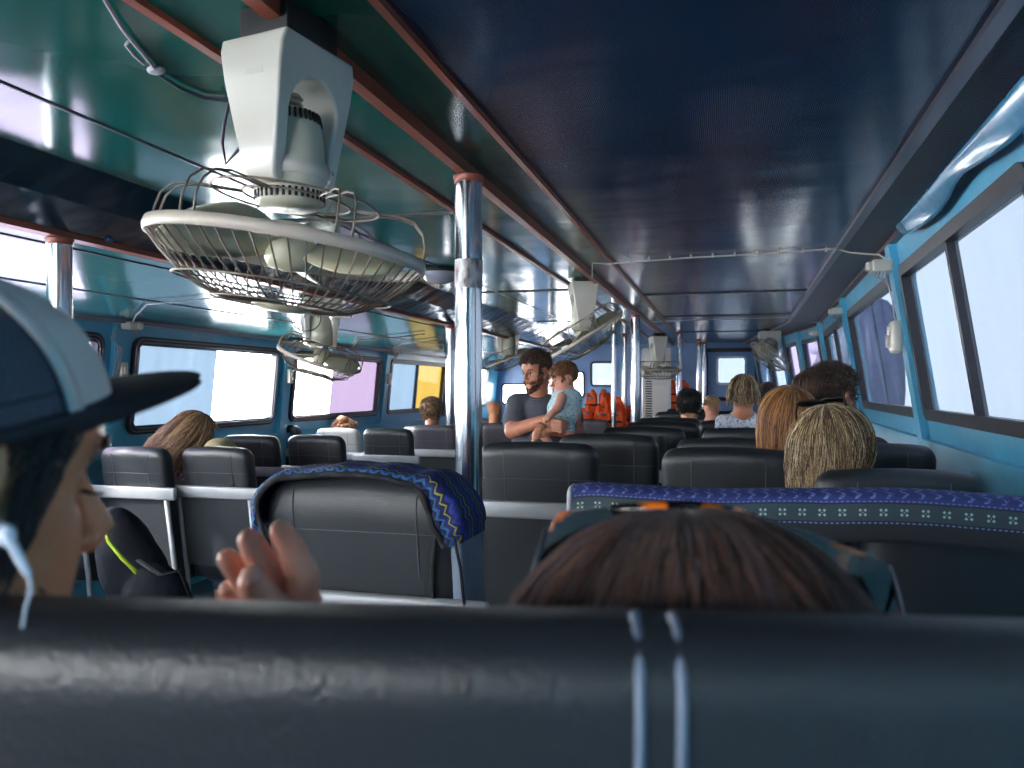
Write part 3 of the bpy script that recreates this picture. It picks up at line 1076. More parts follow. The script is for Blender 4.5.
# bench with the indigo cloth --------------------------------------
bench = empty('double_seat', (.235, 1.545, 0))
for sx in (-1, 1):
    mb = MB(); mb.M = Matrix.Translation((sx * .255, 0, 0)); back_mesh(mb, .50, ZR + .012, .12, .05, .14, z0=.40, crown=.006)
    q = mb.build('backrest', M['leather'], bench); fix_normals(q)
mb = MB(); mb.rbox((0, .36, .43), (1.0, .44, .12), .04, 4); mb.build('seat_cushion', M['leather'], bench)
mb = MB()
for sx in (-.48, 0, .44):
    mb.tube([(sx, .16, .40), (sx, .17, .02)], .015, 8); mb.rbox((sx, .2, .015), (.05, .25, .03), .008, 2)
mb.build('frame', M['greymetal'], bench)
mb = MB()
mb.tube([(.30, -.002 + .14 * .06, ZR - .06), (.30, .02, ZR - .2), (.30, .045, ZR - .35)], .0018, 5)
mb.build('seam', M['thread'], bench)
tag(bench, 'black double seat carrying a dark cloth with an indigo border', 'seat')
Pg, Ug = [], []
zt = ZR + .022
for i in range(90):
    x = -.525 + 1.02 * i / 89
    prof = []
    for q in range(9): prof.append((-.012 + .012 * (q / 8), -.075 + .075 * q / 8 - .006))
    for q in range(1, 9):
        a = PI / 2 * q / 8
        prof.append((.0 + .045 * (1 - math.cos(a)), .014 * math.sin(a) - .006))
    for q in range(1, 9): prof.append((.045 + .10 * q / 8, .008 - .04 * (q / 8) ** 2))
    row, ur, acc = [], [], 0
    last = None
    sag = .008 * math.sin(x * 9 + 1) + .006 * noise.noise(Vector((x * 5, 0, 3)))
    edge = max(0, (abs(x + .015) - .46) / .06)
    for y, z in prof:
        p = Vector((x, y - .006 - .14 * min(z, 0) * .9 + .0035 * noise.noise(Vector((x * 18, z * 30, 1))), zt + z * (1) + sag * .6 - .010 * edge ** 2))
        row.append(p)
    # distance measured from the crest
    d = [0]
    for a_, b_ in zip(row[:-1], row[1:]): d.append(d[-1] + (b_ - a_).length)
    c0 = d[11]
    ur = [(x + 1, c0 - k) for k in d]
    Pg.append(row); Ug.append(ur)
o = grid_uv('border_cloth', Pg, Ug, band_mat(), .004)
o.location = bench.location
o['label'] = 'dark cloth with indigo border and pale cross motifs along the double seat'; o['category'] = 'cloth'
mb = MB(); mb.tube([Vector(Pg[0][k]) + Vector((-.003, -.003, 0)) for k in range(0, 20)], .005, 6, flat=.6)
q = mb.build('edge_binding', M['cable'], o); q['label'] = 'pale grey edge binding'

# own row: the seat right in front of the camera -----------------------
fs = empty('front_seat', (-.085, .298, 0), R(10))
HF = CZ - .0985
mb = MB(); mb.M = Matrix.Translation((.105, 0, 0)); back_mesh(mb, 1.5, HF, .075, .035, .13, z0=.40, crown=.001)
q = mb.build('backrest', M['leather'], fs); fix_normals(q)
mb = MB()
for sx in (.055, .071):
    pts = []
    for k in range(26):
        z = HF - .30 + .299 * k / 25
        u = max(0, (z - (HF - .035)) / .035)
        pts.append((sx, rear_y(z, HF, .13) + .0375 * (1 - math.sqrt(max(.02, 1 - (u * .97) ** 2.6))) - .0005, z))
    pts.append((sx, .0375, HF + .001)); pts.append((sx, .06, HF - .006))
    mb.tube(pts, .0022, 8)
mb.build('seam', M['leather_side'], fs)
mb = MB(); mb.rbox((.1, .37, .43), (1.5, .42, .12), .04, 4); mb.build('seat_cushion', M['leather'], fs)
mb = MB()
for sx in (-.6, .1, .8):
    mb.tube([(sx, .16, .40), (sx, .17, .02)], .015, 8); mb.rbox((sx, .2, .015), (.05, .25, .03), .008, 2)
mb.build('frame', M['greymetal'], fs)
tag(fs, 'black leatherette seat row filling the bottom of the view', 'seat')

# ------------------------------------------------------------------ ceiling fans
def make_fan(loc, yaw, cage_tilt, label, detail=True, s=1.0, drop=.39, ring_r=.265, blades=3, spin=.3, tint=None, base_to=None, cage_off=(0, 0)):
    root = empty('ceiling_fan', loc)
    HM = Matrix.Translation((0, 0, -.034 if detail else 0)) @ Matrix.Rotation(yaw, 4, 'Z') @ Matrix.Scale(s * (.88 if detail else 1), 4)
    nw = 14 if detail else 8
    # housing: hood with an arch through it
    mb = MB(); mb.M = HM
    prof = [(-.112, 0), (-.122, -.03), (-.120, -.09), (-.108, -.20), (-.098, -.285), (-.088, -.30), (-.074, -.302), (-.066, -.292), (-.070, -.22), (-.076, -.16)]
    for k in range(11):
        a = PI - PI * k / 10
        prof.append((.078 * math.cos(a), -.150 + .078 * math.sin(a)))
    prof += [(.076, -.16), (.072, -.24), (.068, -.318), (.076, -.328), (.090, -.324), (.100, -.31), (.110, -.20), (.120, -.09), (.122, -.03), (.112, 0)]
    hy = lambda z: .088 + .040 * z / .1 * .35 if z > -.1 else .074 - .036 * min(1, (-z - .1) / .2)
    n_ = len(prof)
    mb.add([(x, -hy(z), z) for x, z in prof] + [(x, hy(z), z) for x, z in prof],
           [tuple(range(n_)), tuple(range(2 * n_ - 1, n_ - 1, -1))] + [(k, n_ + k, n_ + (k + 1) % n_, (k + 1) % n_) for k in range(n_)])
    h = mb.build('housing', M['plastic'], root, auto=40); fix_normals(h)
    bv = h.modifiers.new('b', 'BEVEL'); bv.width = .014 if detail else .008; bv.segments = 4 if detail else 2; bv.limit_method = 'ANGLE'; bv.angle_limit = R(40)
    mb = MB(); mb.M = HM
    mb.rbox((0, 0, .034 if detail else .022), (.17, .13, .08 if detail else .03), .004, 2)
    mb.build('mounting_plate', M['dark'], root)
    if detail:
        mb = MB(); mb.M = HM @ Matrix.Translation((.06, .075, -.02))
        mb.lathe([(.001, .03), (.012, .03), (.012, .01), (.008, .006), (.008, -.02), (.001, -.02)], 16)
        mb.build('pull_switch', M['plastic2'], root)
        mb = MB(); mb.M = HM
        mb.box((-.118, -.01, -.06), (.004, .045, .055), Matrix.Rotation(R(2), 3, 'Y'))
        mb.build('rating_sticker', M['label'], root, smooth=False)
        mb = MB(); mb.M = HM
        mb.tube([(.024 * math.cos(a * .9), .024 * math.sin(a * .9), -.088 - .0019 * a) for a in range(0, 22)], .005, 6)
        mb.build('spring', M['copper'], root)
    # motor barrel
    MMt = HM @ Matrix.Translation((0, 0, -.128 if detail else -.10))
    mb = MB(); mb.M = MMt
    mb.lathe([(.001, 0), (.045, 0), (.058, -.008), (.066, -.03), (.072, -.06), (.076, -.11), (.078, -.115), (.080, -.12), (.080, -.155), (.076, -.16), (.074, -.20), (.062, -.212), (.001, -.212)], 32)
    q = mb.build('motor', M['plastic2'], root)
    if detail:
        mb = MB(); mb.M = MMt
        for k in range(36):
            a = 2 * PI * k / 36
            ro = Matrix.Rotation(a, 3, 'Z')
            mb.box(ro @ Vector((.0655, 0, -.020)), (.006, .0045, .022), ro @ Matrix.Rotation(R(-14), 3, 'Y'))
        mb.build('vent_slots', M['dark'], q)
        mb = MB(); mb.M = MMt
        for k in range(36):
            ro = Matrix.Rotation(2 * PI * k / 36, 3, 'Z')
            mb.box(ro @ Vector((.073, 0, -.190)), (.006, .006, .020), ro)
        mb.build('rear_vent', M['dark'], q)
        mb = MB(); mb.M = MMt
        mb.lathe([(.079, -.118), (.086, -.120), (.087, -.150), (.079, -.153)], 32)
        mb.rbox((.1, 0, -.14), (.03, .05, .035), .006, 3)
        mb.lathe([(.001, 0)], 3) if False else None
        mb.build('swivel_band', M['plastic'], root)
        mb = MB(); mb.M = HM @ Matrix.Translation((.088, -.045, -.245)) @ Matrix.Rotation(R(90), 4, 'X')
        mb.lathe([(.001, .004), (.008, .004), (.010, 0), (.010, -.01), (.001, -.01)], 12)
        mb.build('screw', M['copper'], root)
    # guard: ring band, bowl of wires, rear loops
    C = Matrix.Translation((cage_off[0], cage_off[1], -drop)) @ cage_tilt
    cage = empty('fan_guard', (0, 0, 0)); cage.parent = root; cage.matrix_local = C
    Rr = ring_r
    mb = MB()
    hb = .011
    mb.lathe([(Rr, hb), (Rr + .006, hb), (Rr + .009, 0), (Rr + .006, -hb), (Rr, -hb), (Rr - .003, 0), (Rr, hb)], 56)
    mb.build('rim', M['oldwhite'], cage)
    mb = MB()
    nwire = 54 if detail else 36
    wr = .0017 if detail else .002
    for k in range(nwire):
        a = 2 * PI * k / nwire
        pts = []
        for q in range(9):
            t_ = q / 8
            rr = Rr * (1 - t_) + .055 * t_
            z = -hb - .095 * math.sin(PI / 2 * min(1, t_ * 1.25)) ** .9
            aa = a + .25 * t_
            pts.append((rr * math.cos(aa), rr * math.sin(aa), z))
        mb.tube(pts, wr, 5, cap=False)
    for rr, zz in ((.20, -.075), (.13, -.105)):
        mb.tube([(rr * math.cos(2 * PI * k / 40), rr * math.sin(2 * PI * k / 40), zz) for k in range(40)], wr * 1.3, 5, wrap=True)
    mb.build('front_wires', M['wire'], cage)
    mb = MB()
    mb.lathe([(.001, -.118), (.035, -.116), (.055, -.110), (.058, -.104), (.001, -.100)], 24)
    mb.build('centre_badge', M['blade'], cage)
    mb = MB()
    rz = .085
    # rear loops: sparse looped wire petals standing over the rim
    nl = 6 if detail else 9
    for k in range(nl):
        for da in (-.06, .06):
            a0 = 2 * PI * k / nl + da + .35
            pts = [(rr * math.cos(a0 + t_), rr * math.sin(a0 + t_), z) for rr, z, t_ in ((Rr + .002, hb - .01, 0), (Rr + .002, hb + .03, 0), (Rr - .006, hb + .058, .01), (Rr - .026, hb + .078, .03), (Rr - .06, hb + rz, .05), (.155, hb + rz, .08), (.100, hb + rz, .12))]
            mb.tube(pts, .0022 if detail else .003, 6)
    for rr, zz in ((.155, hb + rz), (.10, hb + rz)):
        mb.tube([(rr * math.cos(2 * PI * k / 40), rr * math.sin(2 * PI * k / 40), zz) for k in range(40)], .0024 if detail else .003, 6, wrap=True)
    mb.build('rear_wires', M['wire'], cage)
    # blades
    hub = MB(); hub.lathe([(.001, .05), (.035, .05), (.045, .03), (.045, -.02), (.035, -.035), (.001, -.04)], 24)
    hb_o = hub.build('hub', M['blade'], cage)
    for k in range(blades):
        a0 = spin + 2 * PI * k / blades
        mb = MB()
        P = []
        for i in range(10):
            t_ = i / 9
            rr = .035 + (Rr - .05) * t_
            wd = .028 + .075 * math.sin(PI * min(1, t_ * 1.0) * .62)
            if t_ > .85: wd *= 1 - (t_ - .85) * 2.5
            tw = R(34 - 16 * t_)
            row = []
            for j in range(6):
                u = (j / 5 - .5) * 2 * wd
                z = u * math.sin(tw) + .006 * (1 - (j / 2.5 - 1) ** 2)
                v = u * math.cos(tw)
                row.append(Vector((rr * math.cos(a0) - v * math.sin(a0), rr * math.sin(a0) + v * math.cos(a0), z)))
            P.append(row)
        vs = [p for r_ in P for p in r_]
        n0 = len(vs)
        vs2 = vs + [p + Vector((0, 0, .003)) for p in vs]
        fs_ = []
        for i in range(9):
            for j in range(5):
                q4 = (i * 6 + j, i * 6 + j + 1, (i + 1) * 6 + j + 1, (i + 1) * 6 + j)
                fs_.append(q4); fs_.append(tuple(x + n0 for x in reversed(q4)))
        for i in range(9):
            fs_.append((i * 6, (i + 1) * 6, (i + 1) * 6 + n0, i * 6 + n0)); fs_.append((i * 6 + 5, i * 6 + 5 + n0, (i + 1) * 6 + 5 + n0, (i + 1) * 6 + 5))
        for j in range(5):
            fs_.append((j, j + n0, j + 1 + n0, j + 1)); fs_.append((54 + j, 55 + j, 55 + j + n0, 54 + j + n0))
        mb.add(vs2, fs_)
        mb.build('blade', M['blade'], cage)
    tag(root, label, 'fan', 'ceiling fans of the cabin')
    return root


def tilt(side_deg, fwd_deg):
    """lean of a cage: side_deg lowers its right-hand rim as the camera sees it"""
    f = Vector((-ST, CT, 0)); r_ = Vector((CT, ST, 0))
    return Matrix.Rotation(R(side_deg), 4, f) @ Matrix.Rotation(R(fwd_deg), 4, r_)


p = W(290, 36, 1.515); p.z = ZC - .032
make_fan(p, R(80), tilt(8, 0), 'large white ceiling fan with wire guard hanging nearest the camera', True, .98, .408, .250, 3, .15)
p = W(320, 300, 4.9)
p.z = CZ + .57 + (p.x + 2.36) * .127 - .018
make_fan(p, R(40), tilt(19, 8), 'white ceiling fan hanging in front of the second left window', False, .95, .36, .255)
p = W(583, 284, 5.2); p.z = ZC - .018
make_fan(p, R(108), tilt(-32, 4), 'white ceiling fan with steeply tilted guard above the standing man', False, 1.0, .34, .29)
p = W(508, 345, 8.9); p.z = CZ + .57 + (p.x + 2.36) * .127 - .018 if p.x < -2.36 else ZC - .018
make_fan(p, R(30), tilt(-22, 4), 'white ceiling fan just left of the standing man\'s head', False, 1.0, .35, .26)
p = W(658, 334, 9.2); p.z = ZC - .11
make_fan(p, R(108), tilt(0, 2), 'small far ceiling fan in front of the white cabinet', False, 1.0, .38, .265)
p = W(768, 340, 9.6); p.x = .52; p.z = ZC - .018
make_fan(p, R(10), tilt(38, 0), 'dark guarded ceiling fan at the far right near the bow door', False, 1.0, .30, .26)

# ------------------------------------------------------------------ people
HT = [  # z, front, back, half width
    (-.128, .066, .018, .016), (-.122, .082, .002, .034), (-.110, .090, -.012, .046), (-.095, .090, -.026, .053), (-.083, .084, -.036, .057),
    (-.070, .088, -.044, .060), (-.055, .088, -.052, .063), (-.038, .087, -.066, .067), (-.018, .085, -.084, .071), (0, .083, -.094, .0735),
    (.022, .092, -.101, .075), (.045, .094, -.104, .077), (.070, .088, -.102, .0765), (.092, .072, -.090, .069), (.108, .048, -.068, .054), (.118, .020, -.040, .034), (.1215, -.006, -.014, .008)]


def _tab(t):
    x = t * (len(HT) - 1)
    i = min(int(x), len(HT) - 2); f = x - i
    p0 = HT[max(i - 1, 0)]; p1 = HT[i]; p2 = HT[i + 1]; p3 = HT[min(i + 2, len(HT) - 1)]
    return [.5 * (2 * b + (c - a) * f + (2 * a - 5 * b + 4 * c - d) * f * f + (-a + 3 * b - 3 * c + d) * f ** 3) for a, b, c, d in zip(p0, p1, p2, p3)]


def head_pt(t, a, out=0.0):
    """a: 0 = front"""
    z, fr, bk, hw = _tab(t)
    cy = (fr + bk) / 2 if z > -.07 else fr * .35 + bk * .65
    s, c = math.sin(a), math.cos(a)
    if c > 0:
        y = cy + (fr - cy) * abs(c) ** .92
        x = hw * math.copysign(abs(s) ** .85, s)
    else:
        y = cy - (cy - bk) * abs(c) ** .9
        x = hw * math.copysign(abs(s) ** .85, s)
    p = Vector((x, y, z))
    if c > 0:
        for sx in (-1, 1):
            d2 = ((x - sx * .031) / .017) ** 2 + ((z - .002) / .013) ** 2
            p.y -= .011 * math.exp(-d2)
            d2 = ((x - sx * .030) / .022) ** 2 + ((z - .022) / .009) ** 2
            p.y += .004 * math.exp(-d2)
            d2 = ((x - sx * .042) / .02) ** 2 + ((z + .030) / .02) ** 2
            p.y += .003 * math.exp(-d2)
    if out:
        n = Vector((p.x / hw if hw > .01 else 0, (p.y - cy) / max(.02, (fr - bk) / 2), (z - .02) / .1 if z > .02 else 0))
        if n.length > 1e-6: p += n.normalized() * out
    return p


def add_head(mb, Mh, res=40, ears=True, detail=True, neck=None):
    sv = mb.M; mb.M = Mh
    rings = [[head_pt(i / res, 2 * PI * k / 44) for k in range(44)] for i in range(res + 1)]
    mb.loft(rings)
    mb.chain([(0, .086, .016), (0, .098, -.008), (0, .110, -.030)], [.0075, .0085, .0105], 10)
    for sx in (-1, 1):
        mb.ell((sx * .0125, .098, -.034), (.0085, .011, .008), 10, 8)
        if ears:
            ro = Matrix.Rotation(R(-12), 3, 'X') @ Matrix.Rotation(R(sx * 22), 3, 'Z')
            mb.ell((sx * .077, -.012, -.008), (.0055, .014, .026), 12, 10, ro)
            pts = []
            for k in range(15):
                a = R(-120 + 285 * k / 14)
                pts.append(Vector((sx * .081, -.014, -.006)) + ro @ Vector((sx * .004, -.017 * math.sin(a) if False else .016 * math.cos(a + PI / 2) - .002, .029 * math.sin(a + PI / 2) * 1)))
            mb.tube(pts, .0042, 8)
            mb.ell((sx * .077, -.003, -.032), (.005, .008, .010), 8, 6)
    if detail:
        mb.ell((0, .0855, -.064), (.022, .0075, .0048), 12, 8)
        mb.ell((0, .0845, -.073), (.019, .0080, .0056), 12, 8)
        mb.ell((0, .078, -.108), (.016, .014, .013), 12, 8)
    if neck is not None:
        mb.M = Matrix()
        a = Mh @ Vector((0, -.018, -.06)); b = Vector(neck)
        mb.chain([a, a.lerp(b, .55), b], [.056, .054, .066], 16)
    mb.M = sv


def frame_matrix(pos, fwd, pitch=0, roll=0, s=1.0):
    """head frame: +y looks along fwd"""
    yaw = math.atan2(fwd[1], fwd[0]) - PI / 2
    return Matrix.Translation(pos) @ Matrix.Rotation(yaw, 4, 'Z') @ Matrix.Rotation(R(pitch), 4, 'X') @ Matrix.Rotation(R(roll), 4, 'Y') @ Matrix.Scale(s, 4)


HC, HR = Vector((0, -.006, .012)), Vector((.079, .101, .113))


def hair_path(crown, az, t0, length, vol, tmax=1.75, n=12, C=HC, RR=HR, drift=0, wave=0, seed=0, inward=.0, grav=None):
    """strand that follows the skull from the crown outwards and then hangs"""
    p = Vector(crown).normalized()
    u = p.cross(Vector((0, 1, 0)));
    if u.length < .1: u = p.cross(Vector((1, 0, 0)))
    u.normalize(); v = u.cross(p).normalized()
    d = u * math.cos(az) + v * math.sin(az)
    g = Vector((0, 0, -1)) if grav is None else grav
    pts = []
    step = length / (n - 1)
    t = t0; cur = None
    Ravg = .1
    rr = random.Random(seed)
    ph = rr.random() * 6
    hang = False
    for i in range(n):
        s = i / (n - 1)
        if not hang:
            dirv = p * math.cos(t) + (d * math.cos(drift * s) + p.cross(d) * math.sin(drift * s)) * math.sin(t)
            v_ = vol * (.35 + .65 * min(1, (t - 0) / 1.2))
            cur = C + Vector((dirv.x * (RR.x + v_), dirv.y * (RR.y + v_), dirv.z * (RR.z + v_)))
            t += step / Ravg
            if t > tmax or (dirv.z < -.05 and t > 1.3): hang = True; hv = Vector((dirv.x, dirv.y, 0)) * .25
        else:
            cur = cur + (g + hv - Vector((cur.x - C.x, cur.y - C.y, 0)) * inward).normalized() * step
            hv *= .55
        w = wave * s
        pts.append(cur + Vector((math.sin(s * 14 + ph) * w, math.cos(s * 12 + ph) * w, 0)))
    return pts


def add_strand(mb, pts, r0, mi):
    n = len(pts)
    mb.mi = mi
    mb.tube(pts, [r0 * (1 - .75 * (i / (n - 1)) ** 2) for i in range(n)], 4, cap=False)


def make_hair(name, mats, Mh, parent, crown=(0, -.5, 1), count=500, length=.3, vol=.012, r0=.0016, wave=.004, spread=.25, face_gap=1.0, tmax=1.75,
              n=12, drift=0, seed=1, inward=0, keep=None, curl=0, base=True, RR=HR, jitter=.0, grav=None):
    rr = random.Random(seed)
    mb = MB(); mb.M = Mh
    p = Vector(crown).normalized()
    u = p.cross(Vector((0, 1, 0)));
    if u.length < .1: u = p.cross(Vector((1, 0, 0)))
    u.normalize(); v = u.cross(p).normalized()
    def front(az):
        d = u * math.cos(az) + v * math.sin(az)
        return d.y > math.cos(face_gap) 
    k = 0
    if base:                                # closed under-layer
        mb.mi = 0
        rings = []
        nb = 28
        for i in range(nb):
            az = 2 * PI * i / nb
            L_ = min(length * .9, .30) if not front(az) else .085
            rings.append(hair_path(crown, az, .02, L_, vol * .55, tmax, 12, RR=RR, inward=inward, grav=grav))
        cols = [[rings[i][j] for i in range(nb)] for j in range(12)]
        mb.loft(cols, cap=True)
    for k in range(count):
        az = rr.random() * 2 * PI
        t0 = abs(rr.gauss(0, spread)) * 1.3
        L_ = length * rr.uniform(.8, 1.05)
        if front(az): L_ = min(L_, .075 + .02 * rr.random()) if length > .1 else L_
        clump = noise.noise(Vector((az * 3.5, seed, 0))) * .5 + .5
        vv = vol * rr.uniform(.6, 1.25) + .006 * (clump - .5)
        pts = hair_path(crown, az + rr.gauss(0, .02), t0, L_ - t0 * .09 if length > .1 else L_, vv, tmax, n, drift=drift + rr.gauss(0, .25), wave=wave * rr.uniform(.5, 1.5), seed=k, inward=inward, RR=RR, grav=grav)
        if curl:
            f1, f2 = rr.random() * 6, rr.uniform(.7, 1.3)
            pts = [q + Vector((math.sin(i * f2 + f1), math.cos(i * f2 * 1.1 + f1), math.sin(i * f2 * .9))) * curl * min(1, i / 3) for i, q in enumerate(pts)]
        if jitter:
            j3 = Vector((rr.gauss(0, jitter), rr.gauss(0, jitter), rr.gauss(0, jitter)))
            pts = [q + j3 * (i / n) for i, q in enumerate(pts)]
        x = noise.noise(Vector((az * 13, t0 * 4, seed))) * 1.8 + rr.uniform(-.25, .25)
        mi = int(min(len(mats) - 1, max(0, (x * .5 + .5) * len(mats))))
        add_strand(mb, pts, r0 * rr.uniform(.7, 1.3), mi)
    o = mb.build(name, mats, parent)
    return o


def hairline(p, side=.0):
    if p.y > .045: return p.z > .052 - (abs(p.x) - .03) * .2
    if p.y > .012: return p.z > -.012 - side
    if p.y > -.030: return p.z > .024
    return p.z > -.052 - .3 * min(0, p.y + .03) * 0


def short_hair(name, mats, Mh, parent, count=900, length=.03, r0=.0014, cond=hairline, up=.5, seed=3, curl=0.0, out=.001, base=.004, comb=(0, -.4, -.5)):
    rr = random.Random(seed)
    mb = MB(); mb.M = Mh
    # under layer on the scalp
    if base:
        N_, K_ = 44, 48
        vs = {}; fs = []
        V = []
        for i in range(N_ + 1):
            for k in range(K_):
                V.append(head_pt(i / N_, 2 * PI * k / K_, base))
        for i in range(N_):
            for k in range(K_):
                k2 = (k + 1) % K_
                q = (i * K_ + k, i * K_ + k2, (i + 1) * K_ + k2, (i + 1) * K_ + k)
                if all(cond(V[x]) for x in q): fs.append(q)
        mb.mi = 0
        V.append(HC + Vector((0, 0, .128)))
        fs += [(N_ * K_ + k, N_ * K_ + (k + 1) % K_, (N_ + 1) * K_) for k in range(K_)] if cond(Vector((0, 0, .12))) else []
        mb.add(V, fs)
    k = 0; tries = 0
    cmb = Vector(comb)
    while k < count and tries < count * 30:
        tries += 1
        a = rr.random() * 2 * PI; t = rr.random()
        t = 1 - (1 - t) ** 1.0
        p = head_pt(t, a)
        if not cond(p): continue
        if p.z > .1 and rr.random() < .35: continue
        n = (p - Vector((0, p.y * .3, min(p.z * .55, .05)))); n.normalize()
        L_ = length * rr.uniform(.6, 1.2)
        d = (n * up + cmb * (1 - up) * .8)
        d = (d - n * min(0, d.dot(n))).normalized()
        pts = []
        ph = rr.random() * 6
        for i in range(5):
            s = i / 4
            dd = (n * (1 - s) * .6 + d * (s + .4)).normalized()
            q = p + dd * L_ * s + n * (base + out)
            if curl: q += Vector((math.sin(s * 7 + ph), math.cos(s * 6 + ph), math.sin(s * 5 + ph * 2))) * curl * s
            pts.append(q)
        x = noise.noise(p * 40) + rr.uniform(-.4, .4)
        add_strand(mb, pts, r0, int(min(len(mats) - 1, max(0, (x * .5 + .5) * len(mats)))))
        k += 1
    return mb.build(name, mats, parent)


def sit_body(hc, fwd, s=1.0, skin='skin', name='person', label='', head_pitch=0, head_fwd=None, head_roll=0, lean=0, arms=True, ears=True, detail=False,
             cloth=None, cloth_name='shirt', voxel=.007, sleeves=.6, hs=1.0, group=None, legs=True):
    """seated figure under a head centred at hc"""
    hc = Vector(hc)
    f = Vector((fwd[0], fwd[1], 0)).normalized(); r_ = Vector((f.y, -f.x, 0))
    root = empty(name, (hc.x, hc.y, 0))
    I = Matrix.Translation((-hc.x, -hc.y, 0))
    up = Vector((0, 0, 1))
    neck = hc - up * .165 * s - f * .035 * s
    chest = hc - up * .33 * s + f * .01 * s
    hips = hc - up * .72 * s + f * .03 * s
    Mh = frame_matrix(hc, head_fwd or f, head_pitch, head_roll, hs)
    mb = MB()
    add_head(mb, Mh, 40, ears, detail or voxel < .006, neck)
    ro = Matrix.Rotation(math.atan2(f.y, f.x) - PI / 2, 3, 'Z')
    def torso(mb, g=0.0):
        mb.ell(neck - up * .05 * s, (.10 * s + g, .06 * s + g, .055 * s + g), 16, 10, ro)
        mb.ell(chest, (.165 * s + g, .105 * s + g, .19 * s + g), 20, 14, ro)
        mb.ell((chest + hips) / 2, (.145 * s + g, .10 * s + g, .20 * s + g), 20, 14, ro)
        mb.ell(hips, (.17 * s + g, .12 * s + g, .13 * s + g), 20, 14, ro)
    torso(mb)
    sh = {}
    for sx in (-1, 1):
        a = neck - up * .07 * s + r_ * sx * .165 * s
        e = a - up * .27 * s + r_ * sx * .045 * s + f * .03 * s
        h_ = e + f * .21 * s - r_ * sx * .07 * s - up * .03 * s
        sh[sx] = (a, e, h_)
        if arms:
            mb.chain([a - r_ * sx * .05, a, e, h_], [.05 * s, .052 * s, .04 * s, .028 * s], 12)
            # hand resting on the thigh: palm, four fingers and thumb
            mb.ell(h_ + f * .04 * s, (.036 * s, .05 * s, .018 * s), 12, 8, ro)
            for q in range(4):
                b = h_ + f * .075 * s + r_ * (q - 1.5) * .018 * s
                mb.caps(b, b + f * (.06 - .008 * abs(q - 1.3)) * s - up * .02 * s, .009 * s, .008 * s, 8)
            b = h_ + f * .02 * s - r_ * sx * .03 * s
            mb.caps(b, b + f * .045 * s - r_ * sx * .02 * s, .011 * s, .009 * s, 8)
        if legs:
            hp = hips + r_ * sx * .09 * s
            kn = hp + f * .40 * s + up * .01
            an = Vector((kn.x, kn.y, .09)) - f * .04
            mb.chain([hp, kn, an], [.082 * s, .056 * s, .040 * s], 12)
            mb.chain([an - up * .03, an + f * .15 * s - up * .05], [.038 * s, .030 * s], 10)
    body = remeshed(mb, 'body', M[skin], voxel, 2)
    body.data.transform(I); body.parent = root
    if cloth is not None:
        mb = MB(); torso(mb, .012)
        for sx in (-1, 1):
            a, e, _ = sh[sx]
            m = a.lerp(e, sleeves)
            if arms: mb.chain([a - r_ * sx * .05, a, m], [.066 * s, .066 * s, (.062 - .010 * sleeves) * s], 12)
            else: mb.ell(a, .062 * s, 12, 8)
        c = remeshed(mb, cloth_name, cloth, max(voxel, .009), 2)
        c.data.transform(I); c.parent = root
        if legs:
            mb = MB()
            for sx in (-1, 1):
                hp = hips + r_ * sx * .09 * s
                kn = hp + f * .40 * s + up * .01
                an = Vector((kn.x, kn.y, .16)) - f * .03
                mb.chain([hp, kn, an], [.097 * s, .068 * s, .056 * s], 12)
            mb.ell(hips - up * .02, (.18 * s, .13 * s, .12 * s), 20, 14, ro)
            t = remeshed(mb, 'trousers', M['jeans'], .014, 2)
            t.data.transform(I); t.parent = root
    tag(root, label, 'person', group)
    return root, I @ Mh


FW = Vector((0, 1, 0))
CR = Vector((CT, ST, 0))      # to the right in the photo
CF = Vector((-ST, CT, 0))     # away from the camera


def floral(name, base, cols, scale):
    m, nt, b, out = newmat(name)
    N, L = nt.nodes, nt.links
    tc = N.new('ShaderNodeTexCoord'); v = N.new('ShaderNodeTexVoronoi'); v.inputs['Scale'].default_value = scale
    n = N.new('ShaderNodeTexNoise'); n.inputs['Scale'].default_value = scale * 1.6
    L.new(tc.outputs['Object'], n.inputs['Vector']); L.new(tc.outputs['Object'], v.inputs['Vector'])
    cr = N.new('ShaderNodeValToRGB'); cr.color_ramp.interpolation = 'CONSTANT'
    e = cr.color_ramp.elements; e[0].position = 0; e[0].color = cols[0]; e[1].position = .22; e[1].color = base
    L.new(v.outputs[0], cr.inputs[0])
    c2 = N.new('ShaderNodeValToRGB'); e = c2.color_ramp.elements; e[0].position = .5; e[0].color = (1, 1, 1, 1); e[1].position = .62; e[1].color = cols[1]
    L.new(n.outputs[0], c2.inputs[0])
    mx = N.new('ShaderNodeMix'); mx.data_type = 'RGBA'; mx.blend_type = 'MULTIPLY'; mx.inputs[0].default_value = .8
    L.new(cr.outputs[0], mx.inputs[6]); L.new(c2.outputs[0], mx.inputs[7]); L.new(mx.outputs[2], b.inputs['Base Color'])
    b.inputs['Roughness'].default_value = .8
    return m


FL1 = floral('white floral cotton', srgb(214, 220, 232), [srgb(120, 140, 180), srgb(150, 165, 205)], 38)
FL2 = floral('pale blue dotted cotton', srgb(178, 204, 214), [srgb(60, 80, 100), srgb(205, 225, 230)], 62)
FL3 = floral('dark floral dress', srgb(40, 36, 44), [srgb(190, 120, 110), srgb(190, 170, 170)], 60)
PL = lambda c, r=.8: mat('plain cloth %d' % len(bpy.data.materials), c, r, var=.1)

